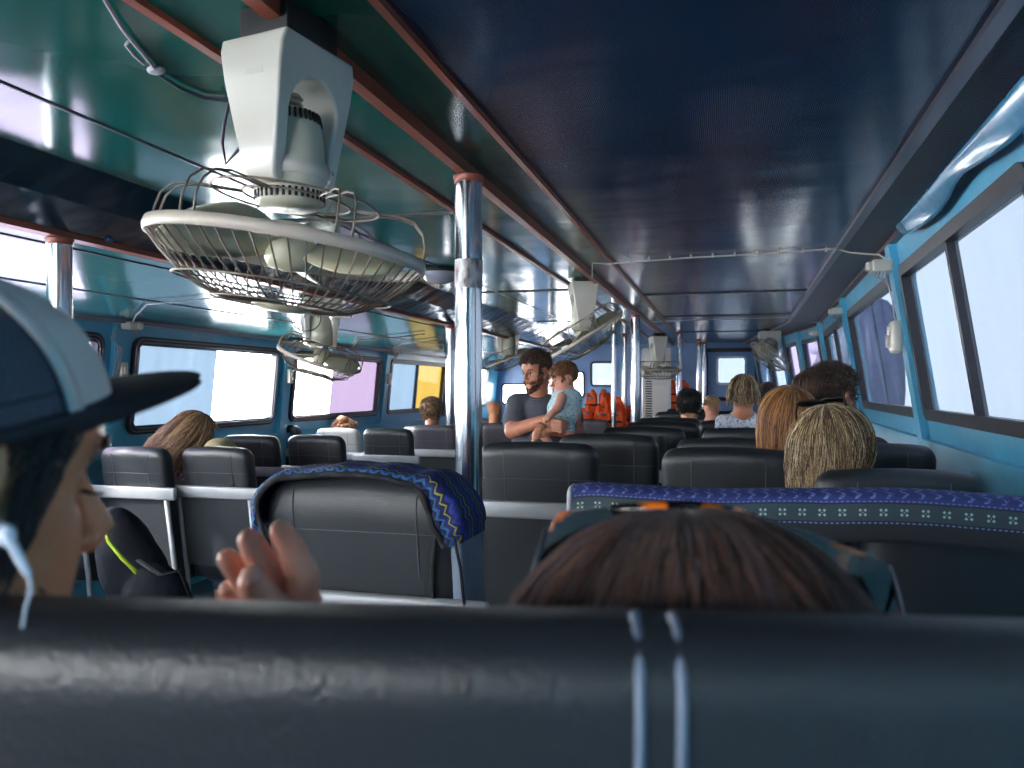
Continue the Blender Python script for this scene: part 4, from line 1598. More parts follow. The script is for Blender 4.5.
# blonde woman, sunglasses on her head
hc = W(829, 452, 2.32)
p, Mh = sit_body(hc, FW, label='blonde woman with sunglasses pushed up on her hair', cloth=PL(srgb(60, 60, 70)), ears=False, head_roll=4, group=None)
make_hair('hair', H['blonde'], Mh, p, crown=(-.25, -.1, 1), count=4600, length=.30, vol=.034, r0=.0009, wave=.006, seed=4, spread=.3, tmax=1.7, inward=2.0, face_gap=.8)
def head_glasses(Mh, parent_label, w=.072, y0=.02, z0=.135, m=M['glass_dark'], frame=M['black_cloth'], pitch=50, lens=(.034, .026)):
    root = empty('sunglasses', (0, 0, 0))
    T = Mh @ Matrix.Translation((0, y0, z0)) @ Matrix.Rotation(R(pitch), 4, 'X')
    for sx in (-1, 1):
        mb = MB(); mb.M = T
        pts = []
        for k in range(24):
            a = 2 * PI * k / 24
            pts.append((sx * w * .5 + lens[0] * math.copysign(abs(math.cos(a)) ** .7, math.cos(a)), .0, lens[1] * math.copysign(abs(math.sin(a)) ** .7, math.sin(a))))
        mb.tube(pts, .0028, 8, wrap=True)
        mb.build('rim', frame, root)
        mb = MB(); mb.M = T
        mb.loft([[Vector((q[0], -.001, q[2])) for q in pts], [Vector((q[0], .001, q[2])) for q in pts]])
        mb.build('lens', m, root)
        mb = MB(); mb.M = T
        mb.tube([(sx * (w * .5 + lens[0]), 0, .01), (sx * (w * .5 + lens[0] + .006), -.03, .008), (sx * (w * .5 + lens[0] + .004), -.10, .0), (sx * (w * .5 + lens[0]), -.135, -.02)], .0032, 8)
        mb.build('temple', frame, root)
    mb = MB(); mb.M = T
    mb.tube([(-.008, 0, .006), (0, .004, .01), (.008, 0, .006)], .003, 8)
    mb.build('bridge', frame, root)
    # move the frame of the thing to the glasses themselves
    o = (Mh @ Matrix.Translation((0, y0, z0))).translation
    root.location = o
    for c in root.children: c.data.transform(Matrix.Translation(-o))
    tag(root, parent_label, 'sunglasses')
    return root
MhW = Matrix.Translation((hc.x, hc.y, 0)) @ Mh
head_glasses(MhW @ Matrix.Rotation(R(-11), 4, 'Y') @ Matrix.Rotation(R(-18), 4, 'Z'), 'dark sunglasses resting on the blonde woman\'s hair', .066, -.015, .147, pitch=66, lens=(.031, .022))

# auburn haired woman
hc = W(789, 424, 2.85)
p, Mh = sit_body(hc, FW, label='woman with straight auburn bob seen from behind', cloth=PL(srgb(70, 60, 60)), ears=False)
make_hair('hair', H['auburn'], Mh, p, crown=(.1, -.2, 1), count=1500, length=.32, vol=.024, r0=.0015, wave=.003, seed=5, tmax=1.7, inward=1.0, face_gap=.7)

# curly dark hair with a bun
hc = W(832, 396, 3.45)
p, Mh = sit_body(hc, FW, head_fwd=CR * .9 + CF * .5, label='woman with dark curly hair in a low bun, turned to the window', cloth=PL(srgb(50, 60, 70)), voxel=.005, group=None)
short_hair('hair', H['brown'], Mh, p, 1500, .026, .0022, cond=lambda q: hairline(q), up=.45, curl=.010, base=.008, seed=6)
mb = MB(); mb.M = Mh @ Matrix.Translation((0, -.150, .045)) @ Matrix.Scale(1.25, 4)
rr = random.Random(8)
mb.mi = 0; mb.ell((0, 0, 0), (.042, .036, .042), 16, 12)
for k in range(260):
    a = rr.random() * 6.28; b = rr.gauss(0, .8); pts = []
    for i in range(9):
        t = a + i * .35
        v = Vector((math.cos(t) * math.cos(b), math.sin(b) + .3 * math.sin(t), math.sin(t))).normalized()
        pts.append(v * (.044 + .008 * rr.random()))
    add_strand(mb, pts, .0022, rr.randrange(3))
mb.build('bun', H['brown'], p)

# woman in the white patterned top
hc = W(743, 394, 4.75)
p, Mh = sit_body(hc, FW, s=.70, label='fair haired woman in a white and pale blue patterned top', cloth=FL1, cloth_name='patterned_top', ears=False, sleeves=.7, hs=.9)
make_hair('hair', H['blonde'], Mh, p, crown=(0, -.1, 1), count=600, length=.235, vol=.016, r0=.0024, wave=.008, seed=9, tmax=1.6, inward=.5, face_gap=.7)
# small fair child
hc = W(712, 408, 6.9)
p, Mh = sit_body(hc, FW, s=.6, skin='skin_child', label='small fair haired child left of the patterned top', cloth=PL(srgb(150, 140, 150)), hs=.8, voxel=.009)
make_hair('hair', H['fair'], Mh, p, crown=(0, -.3, 1), count=260, length=.12, vol=.014, r0=.0035, wave=.01, seed=10, curl=.006, face_gap=.9)
# dark haired passenger
hc = W(768, 399, 6.3)
p, Mh = sit_body(hc, FW, s=.9, label='dark haired passenger right of the patterned top', cloth=PL(srgb(40, 40, 50)), voxel=.010)
make_hair('hair', H['darkbrown'], Mh, p, crown=(0, -.3, 1), count=260, length=.2, vol=.016, r0=.0035, seed=11)
# black haired man
hc = W(689, 407, 5.9)
p, Mh = sit_body(hc, FW, skin='skin_tan', label='man with short black hair in front of the white cabinet', cloth=PL(srgb(90, 30, 30)), voxel=.008)
short_hair('hair', H['black'], Mh, p, 900, .012, .0032, up=.8, base=.006, seed=12)
# fair haired man by the yellow window
hc = W(432, 413, 7.2)
p, Mh = sit_body(hc, FW, label='man with short curly fair hair by the yellow window', cloth=PL(srgb(120, 110, 120)), voxel=.008)
short_hair('hair', H['wavy'], Mh, p, 900, .018, .004, up=.7, base=.010, curl=.006, seed=13)
# bald head
hc = W(495, 411, 8.3)
p, Mh = sit_body(hc, FW, head_fwd=CR * .7 + CF * .7, s=.9, skin='skin_tan', label='bald passenger between the thick pole and the standing man', cloth=PL(srgb(60, 50, 50)), voxel=.008, hs=.86)
# copper bun
hc = W(345, 434, 7.6)
p, Mh = sit_body(hc, FW, s=.9, label='passenger with a curly copper bun behind the pale seat', cloth=PL(srgb(160, 150, 150)), voxel=.010)
short_hair('hair', H['copper'], Mh, p, 500, .03, .004, up=.5, curl=.01, base=.012, seed=14)
mb = MB(); mb.M = Mh @ Matrix.Translation((0, -.06, .125))
for k in range(120):
    a = rr.random() * 6.28; b = rr.gauss(0, .8); pts = []
    for i in range(7):
        t = a + i * .45
        pts.append(Vector((math.cos(t) * math.cos(b), math.sin(b), math.sin(t) * .8)).normalized() * (.04 + .014 * rr.random()))
    add_strand(mb, pts, .004, rr.randrange(3))
mb.build('bun', H['copper'], p)
# woman with long honey hair leaning to the right, and the olive cap beside her
hc = W(194, 434, 4.85)
p, Mh = sit_body(hc, FW, head_fwd=CR * .8 + CF * .6, label='woman with long wavy honey hair by the first left window', head_pitch=-14, head_roll=14, cloth=FL3, cloth_name='dark_dress', ears=False, voxel=.007)
make_hair('hair', H['wavy'], Mh, p, crown=(0, .2, 1), count=900, length=.46, vol=.03, r0=.0026, wave=.014, seed=15, tmax=1.55, face_gap=.9, grav=Vector((-.10, -.42, -1)).normalized())
hc = W(221, 462, 4.55)
p, Mh = sit_body(hc, FW, s=.8, label='passenger in an olive tan cap beside the honey haired woman', cloth=PL(srgb(190, 70, 50)), voxel=.009, hs=.95)
mb = MB(); mb.M = Mh
prof = [(.096 * math.cos(a) ** .8 + .002, .10 * math.sin(a)) for a in [PI / 2 * k / 10 for k in range(10)]] + [(.001, .10)]
mb.M = Mh @ Matrix.Translation((0, -.008, .045)) @ Matrix.Scale(1.12, 4, (0, 1, 0))
mb.lathe(prof, 28); mb.ell((0, 0, .10), .006, 8, 6)
c = mb.build('cap_crown', M['olive'], p)
mb = MB(); mb.M = Mh
P = []
for i in range(6):
    row = []
    for j in range(15):
        a = R(-62 + 124 * j / 14); e = .06 * i / 5 * math.cos(a * .9)
        row.append(Vector(((.098) * math.sin(a), .105 * math.cos(a) + e, .055 - .012 * (a ** 2) - e * .25)))
    P.append(row)
mb.loft([r_ + [q + Vector((0, 0, .004)) for q in reversed(r_)] for r_ in P])
mb.build('cap_brim', M['olive'], c)

# ------------------------------------------------------------------ standing man and child (c about 4.4 m)
def V(px, py, c=4.4):
    return W(px, py, c)


C0 = 4.42
mh_c = V(536, 372, C0)
root = empty('person', (V(536, 388, C0).x, V(536, 388, C0).y, 0))
I = Matrix.Translation(-root.location)
face = (-CR * .62 - CF * .55 * -1 * -1).normalized()   # towards photo left and the camera
MH = frame_matrix(mh_c, face, -10, 0, .93) @ Matrix.Diagonal((.90, .90, 1, 1))
neck = V(538, 398, C0)
mb = MB()
add_head(mb, MH, 44, True, True, neck)
ro = Matrix.Rotation(YAW, 3, 'Z')
def man_torso(mb, g=0):
    mb.ell(V(540, 405, C0), (.10 + g, .06 + g, .055 + g), 20, 12, ro)
    mb.ell(V(541, 426, C0), (.165 + g, .105 + g, .17 + g), 20, 14, ro)
    mb.ell(V(542, 446, C0), (.150 + g, .10 + g, .19 + g), 20, 14, ro)
    mb.ell(V(541, 472, C0), (.160 + g, .11 + g, .14 + g), 20, 14, ro)
man_torso(mb)
sR, eR, wR = V(518, 405, C0), V(512, 431, C0 - .12), V(545, 420, C0 - .27)
sL, eL, wL = V(566, 405, C0 + .02), V(577, 431, C0 - .10), V(549, 430, C0 - .30)
mb.chain([sR, eR, wR], [.056, .043, .028], 14)
mb.chain([sL, eL, wL], [.056, .043, .028], 14)
# right hand over the left: palm, four fingers, thumb
h = V(551, 423, C0 - .30); mb.ell(h, (.044, .022, .034), 12, 8, ro)
for k, (dx, dy) in enumerate(((569, 423), (568, 428), (565, 432), (560, 435))):
    b = V(554, 420 + 3.4 * k, C0 - .325); m_ = V(561, 421 + 3.6 * k, C0 - .335)
    mb.chain([b, m_, V(dx - 1, dy, C0 - .30)], [.010, .010, .008], 8)
mb.chain([V(548, 416, C0 - .30), V(553, 412, C0 - .31), V(558, 411, C0 - .31)], [.012, .011, .009], 8)
h = V(541, 432, C0 - .31); mb.ell(h, (.040, .020, .032), 12, 8, ro)
for k in range(4):
    b = V(541 - k, 428 + 3.2 * k, C0 - .33); m_ = V(536 - k, 430 + 3.4 * k, C0 - .33)
    mb.chain([b, m_, V(533 + k * .4, 435 + 2.8 * k, C0 - .31)], [.0095, .0095, .008], 8)
mb.chain([V(544, 426, C0 - .33), V(540, 423, C0 - .345), V(536, 423, C0 - .34)], [.012, .010, .008], 8)
hz = V(541, 478, C0)
for sx in (-1, 1):
    hp = hz + CR * sx * .085; kn = Vector((hp.x, hp.y, .50)) + CF * -.03 + CR * sx * .03; an = Vector((kn.x, kn.y, .09)) + CF * .04
    mb.chain([hp, kn, an], [.088, .060, .042], 14)
    mb.chain([an - Vector((0, 0, .045)), an - Vector((0, 0, .055)) - CF * .15], [.040, .034], 10)
body = remeshed(mb, 'body', M['skin'], .0055, 2); body.data.transform(I); body.parent = root
mb = MB(); man_torso(mb, .016)
mb.chain([sR - CR * -.04, sR, sR.lerp(eR, .60)], [.068, .072, .064], 14)
mb.chain([sL - CR * .04, sL, sL.lerp(eL, .60)], [.068, .072, .064], 14)
q = remeshed(mb, 'tee_shirt', M['tee'], .008, 2)
for v in q.data.vertices:                       # cloth folds
    n = noise.noise(Vector(v.co) * 9) * .006 + noise.noise(Vector((v.co.x * 14, v.co.y * 14, v.co.z * 5))) * .006
    v.co += v.normal * n
q.data.transform(I); q.parent = root
mb = MB(); cc = V(539, 397.5, C0 - .012)
mb.tube([cc + CR * .070 * math.cos(2 * PI * k / 30) + CF * .058 * math.sin(2 * PI * k / 30) + Vector((0, 0, .010 * math.sin(2 * PI * k / 30))) for k in range(30)], .008, 8, wrap=True)
q = mb.build('collar', M['tee'], root); q.data.transform(I)
mb = MB()
for sx in (-1, 1):
    hp = hz + CR * sx * .085; kn = Vector((hp.x, hp.y, .50)) + CF * -.03 + CR * sx * .03; an = Vector((kn.x, kn.y, .14)) + CF * .03
    mb.chain([hp, kn, an], [.105, .080, .068], 14)
mb.ell(hz, (.172, .125, .12), 18, 12, ro)
q = remeshed(mb, 'trousers', M['jeans'], .012, 2); q.data.transform(I); q.parent = root
Ml = I @ MH
short_hair('hair', H['brown'], Ml, root, 1700, .017, .0018, cond=lambda p: hairline(p + Vector((0, 0, .014 * noise.noise(p * 55)))), up=.6, curl=.006, base=.003, seed=21, comb=(0, -.3, .1))
def beard_c(p): return p.z < -.040 and p.y > .0 and not (abs(p.x) < .022 and -.082 < p.z < -.058) or (.0 < p.y < .05 and -.07 < p.z < -.0 and abs(p.x) > .05)
short_hair('beard', H['brown'], Ml, root, 1500, .009, .0014, cond=beard_c, up=.5, base=0, seed=22, comb=(0, .1, -.8), out=.0005)
def face_bits(Mh, parent, mats, brow_r=.003, iris=True):
    for sx in (-1, 1):
        if iris:
            mb = MB(); mb.M = Mh
            mb.ell((sx * .031, .0665, .002), .0112, 16, 12)
            e = mb.build('eye', M['eye'], parent)
            mb = MB(); mb.M = Mh; mb.ell((sx * .031, .0768, .001), (.0050, .0016, .0050), 12, 8)
            mb.build('iris', M['iris'], e)
        mb = MB(); mb.M = Mh
        rr = random.Random(5 + sx)
        for k in range(90):
            t = rr.random(); x = sx * (.014 + .036 * t); z = .021 + .006 * math.sin(t * 2.6) + rr.uniform(-.003, .003)
            y = .0925 - .014 * t * t * 1.4
            add_strand(mb, [(x, y, z), (x + sx * .004, y + .001, z + .001), (x + sx * .008, y - .001, z + .000)], .0010, 0)
        mb.build('eyebrow', [mats[1]], parent)
        mb = MB(); mb.M = Mh       # upper lid and lashes
        if iris: mb.tube([(sx * .031 + .0125 * math.cos(a), .0715 + .009 * math.sin(a * 1.0) * 1.0, .002 + .0065 * math.sin(a)) for a in [PI * k / 10 for k in range(11)]], .0016, 6)
        else:
            for k in range(26):
                a = .2 + 2.7 * k / 25; q = Vector((sx * .031 + .0148 * math.cos(a), .0668 + .0122 * math.sin(a), -.002)); mb.tube([q, q + Vector((sx * .004 * math.cos(a), .006 * math.sin(a) + .001, -.002)), q + Vector((sx * .007 * math.cos(a), .010 * math.sin(a) + .001, -.0015))], .0005, 4)
        mb.build('eyelashes', M['dark'], parent)
face_bits(Ml, root, H['copper'])
tag(root, 'bearded man in a charcoal tee standing in the aisle and holding a child', 'person')

# the child on his arm
CC = C0 - .16
croot = empty('person', (V(565, 388, CC).x, V(565, 388, CC).y, V(565, 452, CC).z))
I = Matrix.Translation(-croot.location)
cf = (-CR * .95 + CF * -.25).normalized()
MH = frame_matrix(V(564, 378.5, CC), cf, -16, 0, .72)
mb = MB()
add_head(mb, MH, 40, True, True, None)
mb.chain([V(567, 384, CC), V(568, 393, CC)], [.036, .045], 12)
def child_torso(mb, g=0):
    mb.ell(V(567, 399, CC), (.075 + g, .058 + g, .055 + g), 16, 12, ro)
    mb.ell(V(564, 408, CC), (.082 + g, .062 + g, .07 + g), 16, 12, ro)
    mb.ell(V(562, 418, CC - .0), (.080 + g, .06 + g, .055 + g), 16, 12, ro)
child_torso(mb)
mb.chain([V(562, 397, CC - .06), V(558, 408, CC - .10), V(549, 417, CC - .15)], [.027, .024, .018], 12)
h = V(547, 418.5, CC - .16); mb.ell(h, (.022, .014, .016), 10, 8)
for k in range(4):
    mb.caps(h, V(543 + k * .6, 417.5 + k * 1.6, CC - .165), .007, .0055, 8)
mb.caps(h, V(546, 415.5, CC - .165), .007, .005, 8)
mb.chain([V(574, 398, CC + .04), V(578, 410, CC), V(577, 420, CC - .02)], [.027, .023, .018], 12)
mb.ell(V(577, 423, CC - .02), (.016, .014, .020), 10, 8)
for k in range(4): mb.caps(V(575 + k * 1.3, 424, CC - .02), V(575 + k * 1.3, 428, CC - .02), .006, .005, 8)
# legs
mb.chain([V(556, 424, CC - .04), V(542, 433, CC - .10), V(550, 444, CC - .10)], [.034, .028, .018], 14)
mb.chain([V(550, 444, CC - .10), V(550.5, 447.5, CC - .11), V(548, 450, CC - .14)], [.019, .019, .012], 10)
for k in range(5): mb.caps(V(549, 449, CC - .13), V(545.5 + k * .8, 451 + .2 * k, CC - .15), .006, .0045, 6)
mb.chain([V(566, 424, CC - .06), V(570, 436, CC - .10), V(566, 447, CC - .06)], [.034, .026, .018], 14)
mb.chain([V(566, 447, CC - .06), V(564, 450, CC - .10)], [.022, .014], 10)
for k in range(5): mb.caps(V(564.5, 449.5, CC - .09), V(562 + k * .9, 452, CC - .12), .007, .005, 6)
body = remeshed(mb, 'body', M['skin_child'], .0042, 2); body.data.transform(I); body.parent = croot
mb = MB(); child_torso(mb, .011)
mb.chain([V(558, 421, CC - .03), V(552, 426, CC - .06)], [.046, .040], 12)
mb.chain([V(566, 424, CC - .05), V(568, 429, CC - .08)], [.044, .038], 12)
q = remeshed(mb, 'romper', FL2, .006, 2)
for v in q.data.vertices:
    v.co += v.normal * noise.noise(Vector(v.co) * 22) * .004
q.data.transform(I); q.parent = croot
Ml = I @ MH
short_hair('hair', H['copper'], Ml, croot, 900, .02, .0024, up=.25, base=.005, seed=25, comb=(0, .1, -.6), cond=lambda p: hairline(p) or (p.z > .03 and p.y > .03))
face_bits(Ml, croot, H['wavy'])
tag(croot, 'barefoot toddler in a pale blue dotted romper carried by the bearded man', 'person')

# ------------------------------------------------------------------ woman right in front, only the top of her head shows
hc = W(690, 730, .50)
hd = FW
p, Mh = sit_body(hc, hd, label='brown haired woman just ahead, top of her head over the seat back', ears=False, voxel=.006, cloth=PL(srgb(70, 60, 80)), arms=True)
WM = Matrix.Translation((hc.x, hc.y, 0)) @ Mh
make_hair('hair', H['darkbrown'], Mh, p, crown=(-.02, .12, 1), count=6000, length=.24, vol=.026, r0=.0004, wave=.004, seed=31, spread=.32, n=14, tmax=1.7, inward=1.0, face_gap=.5, RR=Vector((.094, .101, .113)))
# big tortoiseshell sunglasses lying on top of the hair
g = empty('sunglasses', (0, 0, 0))
O = W(716, 585, .55)
for sx, (x0, y0), (x1, y1), (x2, y2), (x3, y3) in ((-1, (612, 506), (556, 512), (520, 606), (640, 620)), (1, (752, 512), (886, 560), (910, 632), (800, 640))):
    c_ = .545
    P4 = [W(x0, y0, c_), W(x1, y1, c_ - .01), W(x2, y2, c_ - .03), W(x3, y3, c_ - .02)]
    ctr = sum(P4, Vector()) / 4
    # rounded frame loop
    loop = []
    for i in range(4):
        a, b = P4[i], P4[(i + 1) % 4]
        pv = P4[i - 1]
        for k in range(5):
            t = k / 4
            q0 = a.lerp(pv, .16 * (1 - t)); q1 = a.lerp(b, .16 * t)
            loop.append(q0.lerp(q1, t))
    fwd = CF
    rings = []
    for q in loop:
        i_ = (ctr - q).normalized()
        sec = [q - fwd * .002, q - fwd * .002 + i_ * .020, q + fwd * .002 + i_ * .020, q + fwd * .002]
        rings.append([s_ - O for s_ in sec])
    mb = MB(); mb.loft(rings, wrap=True); r1 = mb.build('rim', M['tortoise'], g, smooth=False)
    mb = MB(); lp = [q + (ctr - q).normalized() * .015 - O for q in loop]
    mb.loft([[q - fwd * .001 for q in lp], [q + fwd * .001 for q in lp]]); mb.build('lens', M['glass_dark'], g)
mb = MB(); mb.tube([W(610, 510, .545) - O, W(690, 506, .55) - O, W(755, 516, .545) - O], .004, 8); mb.build('bridge', M['tortoise'], g)
mb = MB(); mb.tube([W(889, 567, .535) - O, W(895, 585, .525) - O, W(903, 618, .50) - O, W(905, 650, .46) - O], .0018, 8); mb.build('temple', M['greytrim'], g)
mb = MB(); mb.tube([W(546, 530, .535) - O, W(537, 560, .52) - O, W(524, 600, .50) - O, W(520, 640, .46) - O], .0018, 8); mb.build('temple', M['greytrim'], g)
g.location = O
tag(g, 'large tortoiseshell sunglasses on the hair of the woman just ahead', 'sunglasses')

# ------------------------------------------------------------------ the man in the cap
aw = R(63)
fd = CR * math.cos(aw) + CF * math.sin(aw)
S = .96
brow = W(73, 412, .475)
hc = brow - fd * .094 * S - Vector((0, 0, .03 * S))
mr = empty('person', (hc.x, hc.y, 0))
I = Matrix.Translation((-hc.x, -hc.y, 0))
MH = frame_matrix(hc, fd, -9, 0, S)
Ml = I @ MH
up = Vector((0, 0, 1))
r_ = Vector((fd.y, -fd.x, 0))      # his right
neck = hc - up * .165 - fd * .04
mb = MB(); add_head(mb, MH, 60, True, True, neck)
# a stronger, slightly hooked nose
mb.M = MH; mb.chain([(0, .089, .012), (0, .105, -.008), (0, .120, -.025)], [.0065, .0068, .0066], 12)
for sx in (-1, 1): mb.ell((sx * .031, .0665, .003), (.0150, .0125, .0100), 14, 10)
mb.M = Matrix()
ro2 = Matrix.Rotation(math.atan2(fd.y, fd.x) - PI / 2, 3, 'Z')
head = remeshed(mb, 'body', M['skin_tan'], .0026, 3)
MI = MH.inverted()
for v in head.data.vertices:         # scalp pressed under the cap
    q = MI @ v.co
    if q.z > .028:
        q.z = .028 + (q.z - .028) * .66; k_ = 1 - .05 * min(1, (q.z - .028) / .02); q.x *= k_; q.y *= k_; v.co = MH @ q
mb = MB()
def t2(mb, g=0):
    mb.ell(neck - up * .05, (.13 + g, .065 + g, .06 + g), 16, 10, ro2)
    mb.ell(hc - up * .34 - fd * .05, (.18 + g, .115 + g, .2 + g), 20, 14, ro2)
    mb.ell(hc - up * .54 - fd * .05, (.16 + g, .11 + g, .2 + g), 20, 14, ro2)
    mb.ell(hc - up * .73 - fd * .05, (.17 + g, .12 + g, .13 + g), 20, 14, ro2)
t2(mb)
hipc = hc - up * .76 - fd * .05
for sx in (-1, 1):
    hp = hipc + CR * sx * .05 + FW * .05; kn = hp + FW * .38; an = Vector((kn.x, kn.y, .09))
    mb.chain([hp, kn, an], [.085, .058, .04], 12); mb.chain([an - up * .03, an + FW * .14 - up * .05], [.038, .03], 10)
# left arm resting
a = neck - up * .08 - r_ * .18; e = a - up * .27 - r_ * .03 + fd * .04; w_ = e + fd * .2
mb.chain([a, e, w_], [.056, .045, .03], 12); mb.ell(w_ + fd * .05, (.04, .055, .02), 12, 8, ro2)
for k in range(4): mb.caps(w_ + fd * .08 + r_ * (k - 1.5) * .019, w_ + fd * .145 + r_ * (k - 1.5) * .019 - up * .015, .009, .008, 8)
mb.caps(w_ + fd * .03 + r_ * .03, w_ + fd * .08 + r_ * .05, .011, .009, 8)
torso = remeshed(mb, 'tmp', M['skin_tan'], .010, 2)
# raised hand: drawn joint by joint, about half a metre from the camera
D = .53
def Q(px, py, c=D): return W(px, py, c)
mb = MB()
# palm: broad wedge between index base and little finger base
mb.chain([Q(297, 625), Q(300, 650, D + .005)], [.017, .020], 14)
mb.chain([Q(272, 612, D + .004), Q(285, 655, D + .01)], [.016, .020], 14)
mb.chain([Q(255, 618, D + .006), Q(275, 660, D + .012)], [.014, .019], 14)
mb.chain([Q(300, 604, D), Q(280, 606, D + .003), Q(262, 614, D + .006)], [.0145, .0135, .012], 14)
fg = [  # index, middle, ring, little: joints, radii
    ([Q(302, 606, D), Q(303, 575, D - .006), Q(291, 548, D - .008), Q(281, 532, D - .006)], [.0118, .0104, .0094, .0078]),
    ([Q(281, 606, D + .006), Q(268, 572, D), Q(256, 552, D - .003), Q(250, 541, D - .003)], [.0118, .0105, .0096, .0082]),
    ([Q(262, 604, D + .012), Q(246, 580, D + .010), Q(233, 565, D + .008), Q(228, 559.5, D + .008)], [.0105, .0094, .0085, .0074]),
    ([Q(256, 614, D + .016), Q(243, 601, D + .016), Q(231, 592, D + .014), Q(229, 590, D + .014)], [.0098, .0088, .0080, .0070])]
for pts, rs in fg: mb.chain(pts, rs, 16)
# thumb crosses in front of the palm, nail towards us at its upper end
mb.chain([Q(288, 628, D - .006), Q(264, 604, D - .016), Q(254, 584, D - .020), Q(252, 577, D - .020)], [.0145, .0128, .0105, .0078], 16)
# wrist and forearm down to the elbow and shoulder
wr = Q(290, 672, D + .01); el = Vector((wr.x - .06, wr.y + .06, wr.z - .26)); shd = neck - up * .08 + r_ * .15
mb.chain([Q(283, 645, D + .01), wr, wr.lerp(el, .5), el], [.027, .0265, .034, .042], 18)
mb.chain([el, shd], [.043, .055], 14)
hand = remeshed(mb, 'tmp', M['skin_hand'], .0016, 3)
# one object holding head, trunk and arm
import bmesh
bm = bmesh.new()
for o, mi in ((head, 0), (torso, 0), (hand, 1)):
    n0 = len(bm.faces)
    bm.from_mesh(o.data)
    bm.faces.ensure_lookup_table()
    for i in range(n0, len(bm.faces)): bm.faces[i].material_index = mi; bm.faces[i].smooth = True
me = bpy.data.meshes.new('body'); bm.to_mesh(me); bm.free()
me.materials.append(M['skin_tan']); me.materials.append(M['skin_hand'])
for o in (torso, hand): bpy.data.objects.remove(o)
old = head.data; head.data = me; bpy.data.meshes.remove(old)
me.transform(I); head.parent = mr
mb = MB(); t2(mb, .014)
mb.chain([neck - up * .08 - r_ * .10, a, a.lerp(e, .6)], [.07, .07, .062], 12)
mb.chain([neck - up * .08 + r_ * .10, shd, shd.lerp(el, .6)], [.07, .07, .062], 12)
q = remeshed(mb, 'tee_shirt', M['black_cloth'], .010, 2); q.data.transform(I); q.parent = mr
mb = MB()
for sx in (-1, 1):
    hp = hipc + CR * sx * .05 + FW * .05; kn = hp + FW * .38; an = Vector((kn.x, kn.y, .3))
    mb.chain([hp, kn, an], [.1, .075, .07], 12)
q = remeshed(mb, 'shorts', M['jeans'], .014, 2); q.data.transform(I); q.parent = mr
# thumb nail
mb = MB()
n_c = Q(253.5, 576, D - .0285)
rings = []
for zz, hw in ((-.0055, .0045), (-.003, .0056), (.002, .0058), (.0055, .0050), (.0075, .0030)):
    ring = []
    for k in range(13):
        a_ = -1.1 + 2.2 * k / 12
        ring.append(n_c + CR * (math.sin(a_) / math.sin(1.1) * hw + .15 * zz) + up * zz - CF * (.0040 * math.cos(a_) - .004 + .02 * abs(zz) * -.2))
    rings.append(ring)
# turned so that it faces up and towards us
rot = Matrix.Translation(n_c) @ Matrix.Rotation(R(-35), 4, CR) @ Matrix.Rotation(R(-18), 4, CF) @ Matrix.Translation(-n_c)
mb.M = I @ rot
mb.loft(rings, closed=False)
q = mb.build('thumb_nail', M['nail'], mr); sm = q.modifiers.new('t', 'SOLIDIFY'); sm.thickness = .0008
# hair at the temple and nape, beard
def cond1(p):
    if p.z > .042: return False
    if p.y > .050: return p.z > .066
    if p.y > .012: return p.z > (-.040 + max(0, (p.y - .022)) * 3.6) if p.y > .022 else p.z > -.040
    if p.y > -.035: return p.z > .020
    return p.z > -.075
short_hair('hair', H['black'], Ml, mr, 6500, .020, .00055, cond=cond1, up=.12, base=.0022, seed=41, comb=(0, -.3, -.9), out=.0002)
def cond2(p):
    if p.y < .004: return False
    up_ = -.052 if p.y < .045 else -.058 - (p.y - .045) * .3
    if abs(p.x) < .030 and p.y > .06: return (-.058 < p.z < -.044) or p.z < -.084
    return p.z < up_
short_hair('beard', H['brown'], Ml, mr, 4200, .006, .00040, cond=cond2, up=.45, base=0, seed=42, comb=(0, .2, -.8), out=0)
face_bits(Ml, mr, H['black'], iris=False)
mb = MB(); mb.M = Ml
rr = random.Random(3)
for k in range(340):           # heavy eyebrow on the near side
    for sx in (1, -1):
        t = rr.random(); x = sx * (.010 + .042 * t); z = .013 + .008 * math.sin(t * 2.4) + rr.uniform(-.0045, .0045)
        y = .0865 - .016 * t * t * 1.3
        add_strand(mb, [(x, y, z), (x + sx * .004, y + .001, z + .0015), (x + sx * .007, y - .002, z + .001)], .0006, 0)
mb.build('eyebrow', [H['black'][0]], mr)
tag(mr, 'man in a trucker cap turned away to the right, one hand raised', 'person')
# cap ---------------------------------------------------------------
cap = empty('baseball_cap', hc)
CI = Matrix.Translation(-hc)
CM = CI @ MH @ Matrix.Translation((0, -.006, .021)) @ Matrix.Rotation(R(20), 4, 'X')
def cap_pt(t, a, o=0):
    """t 0 rim .. 1 top; a 0 front"""
    c = math.cos(a)
    ry = .109
    rx = .0865
    lift = .008 * max(0, c)      # front stands higher
    e = (1 - t ** 2.2) ** .5 if t < 1 else 0
    h = (.087 + lift * (1 - t) * .5) * t
    return Vector(((rx + o) * math.sin(a) * e, (ry + o) * c * e - .002, h + o * t))
def cap_part(name, a0, a1, m, o=0, n=40, parent=cap):
    mb = MB(); mb.M = CM
    P = [[cap_pt(i / 18 * .998, a0 + (a1 - a0) * k / n, o) for k in range(n + 1)] for i in range(19)]
    Q_ = [[cap_pt(i / 18 * .998, a0 + (a1 - a0) * k / n, o - .003) for k in range(n + 1)] for i in range(19)]
    rings = [p + list(reversed(q)) for p, q in zip(P, Q_)]
    mb.loft(rings)
    return mb.build(name, m, parent)
mesh_m = mat('navy cap mesh', srgb(38, 46, 60), .7, bump=0)
nt = mesh_m.node_tree
tcn = nt.nodes.new('ShaderNodeTexCoord'); ck = nt.nodes.new('ShaderNodeTexChecker'); ck.inputs['Scale'].default_value = 620
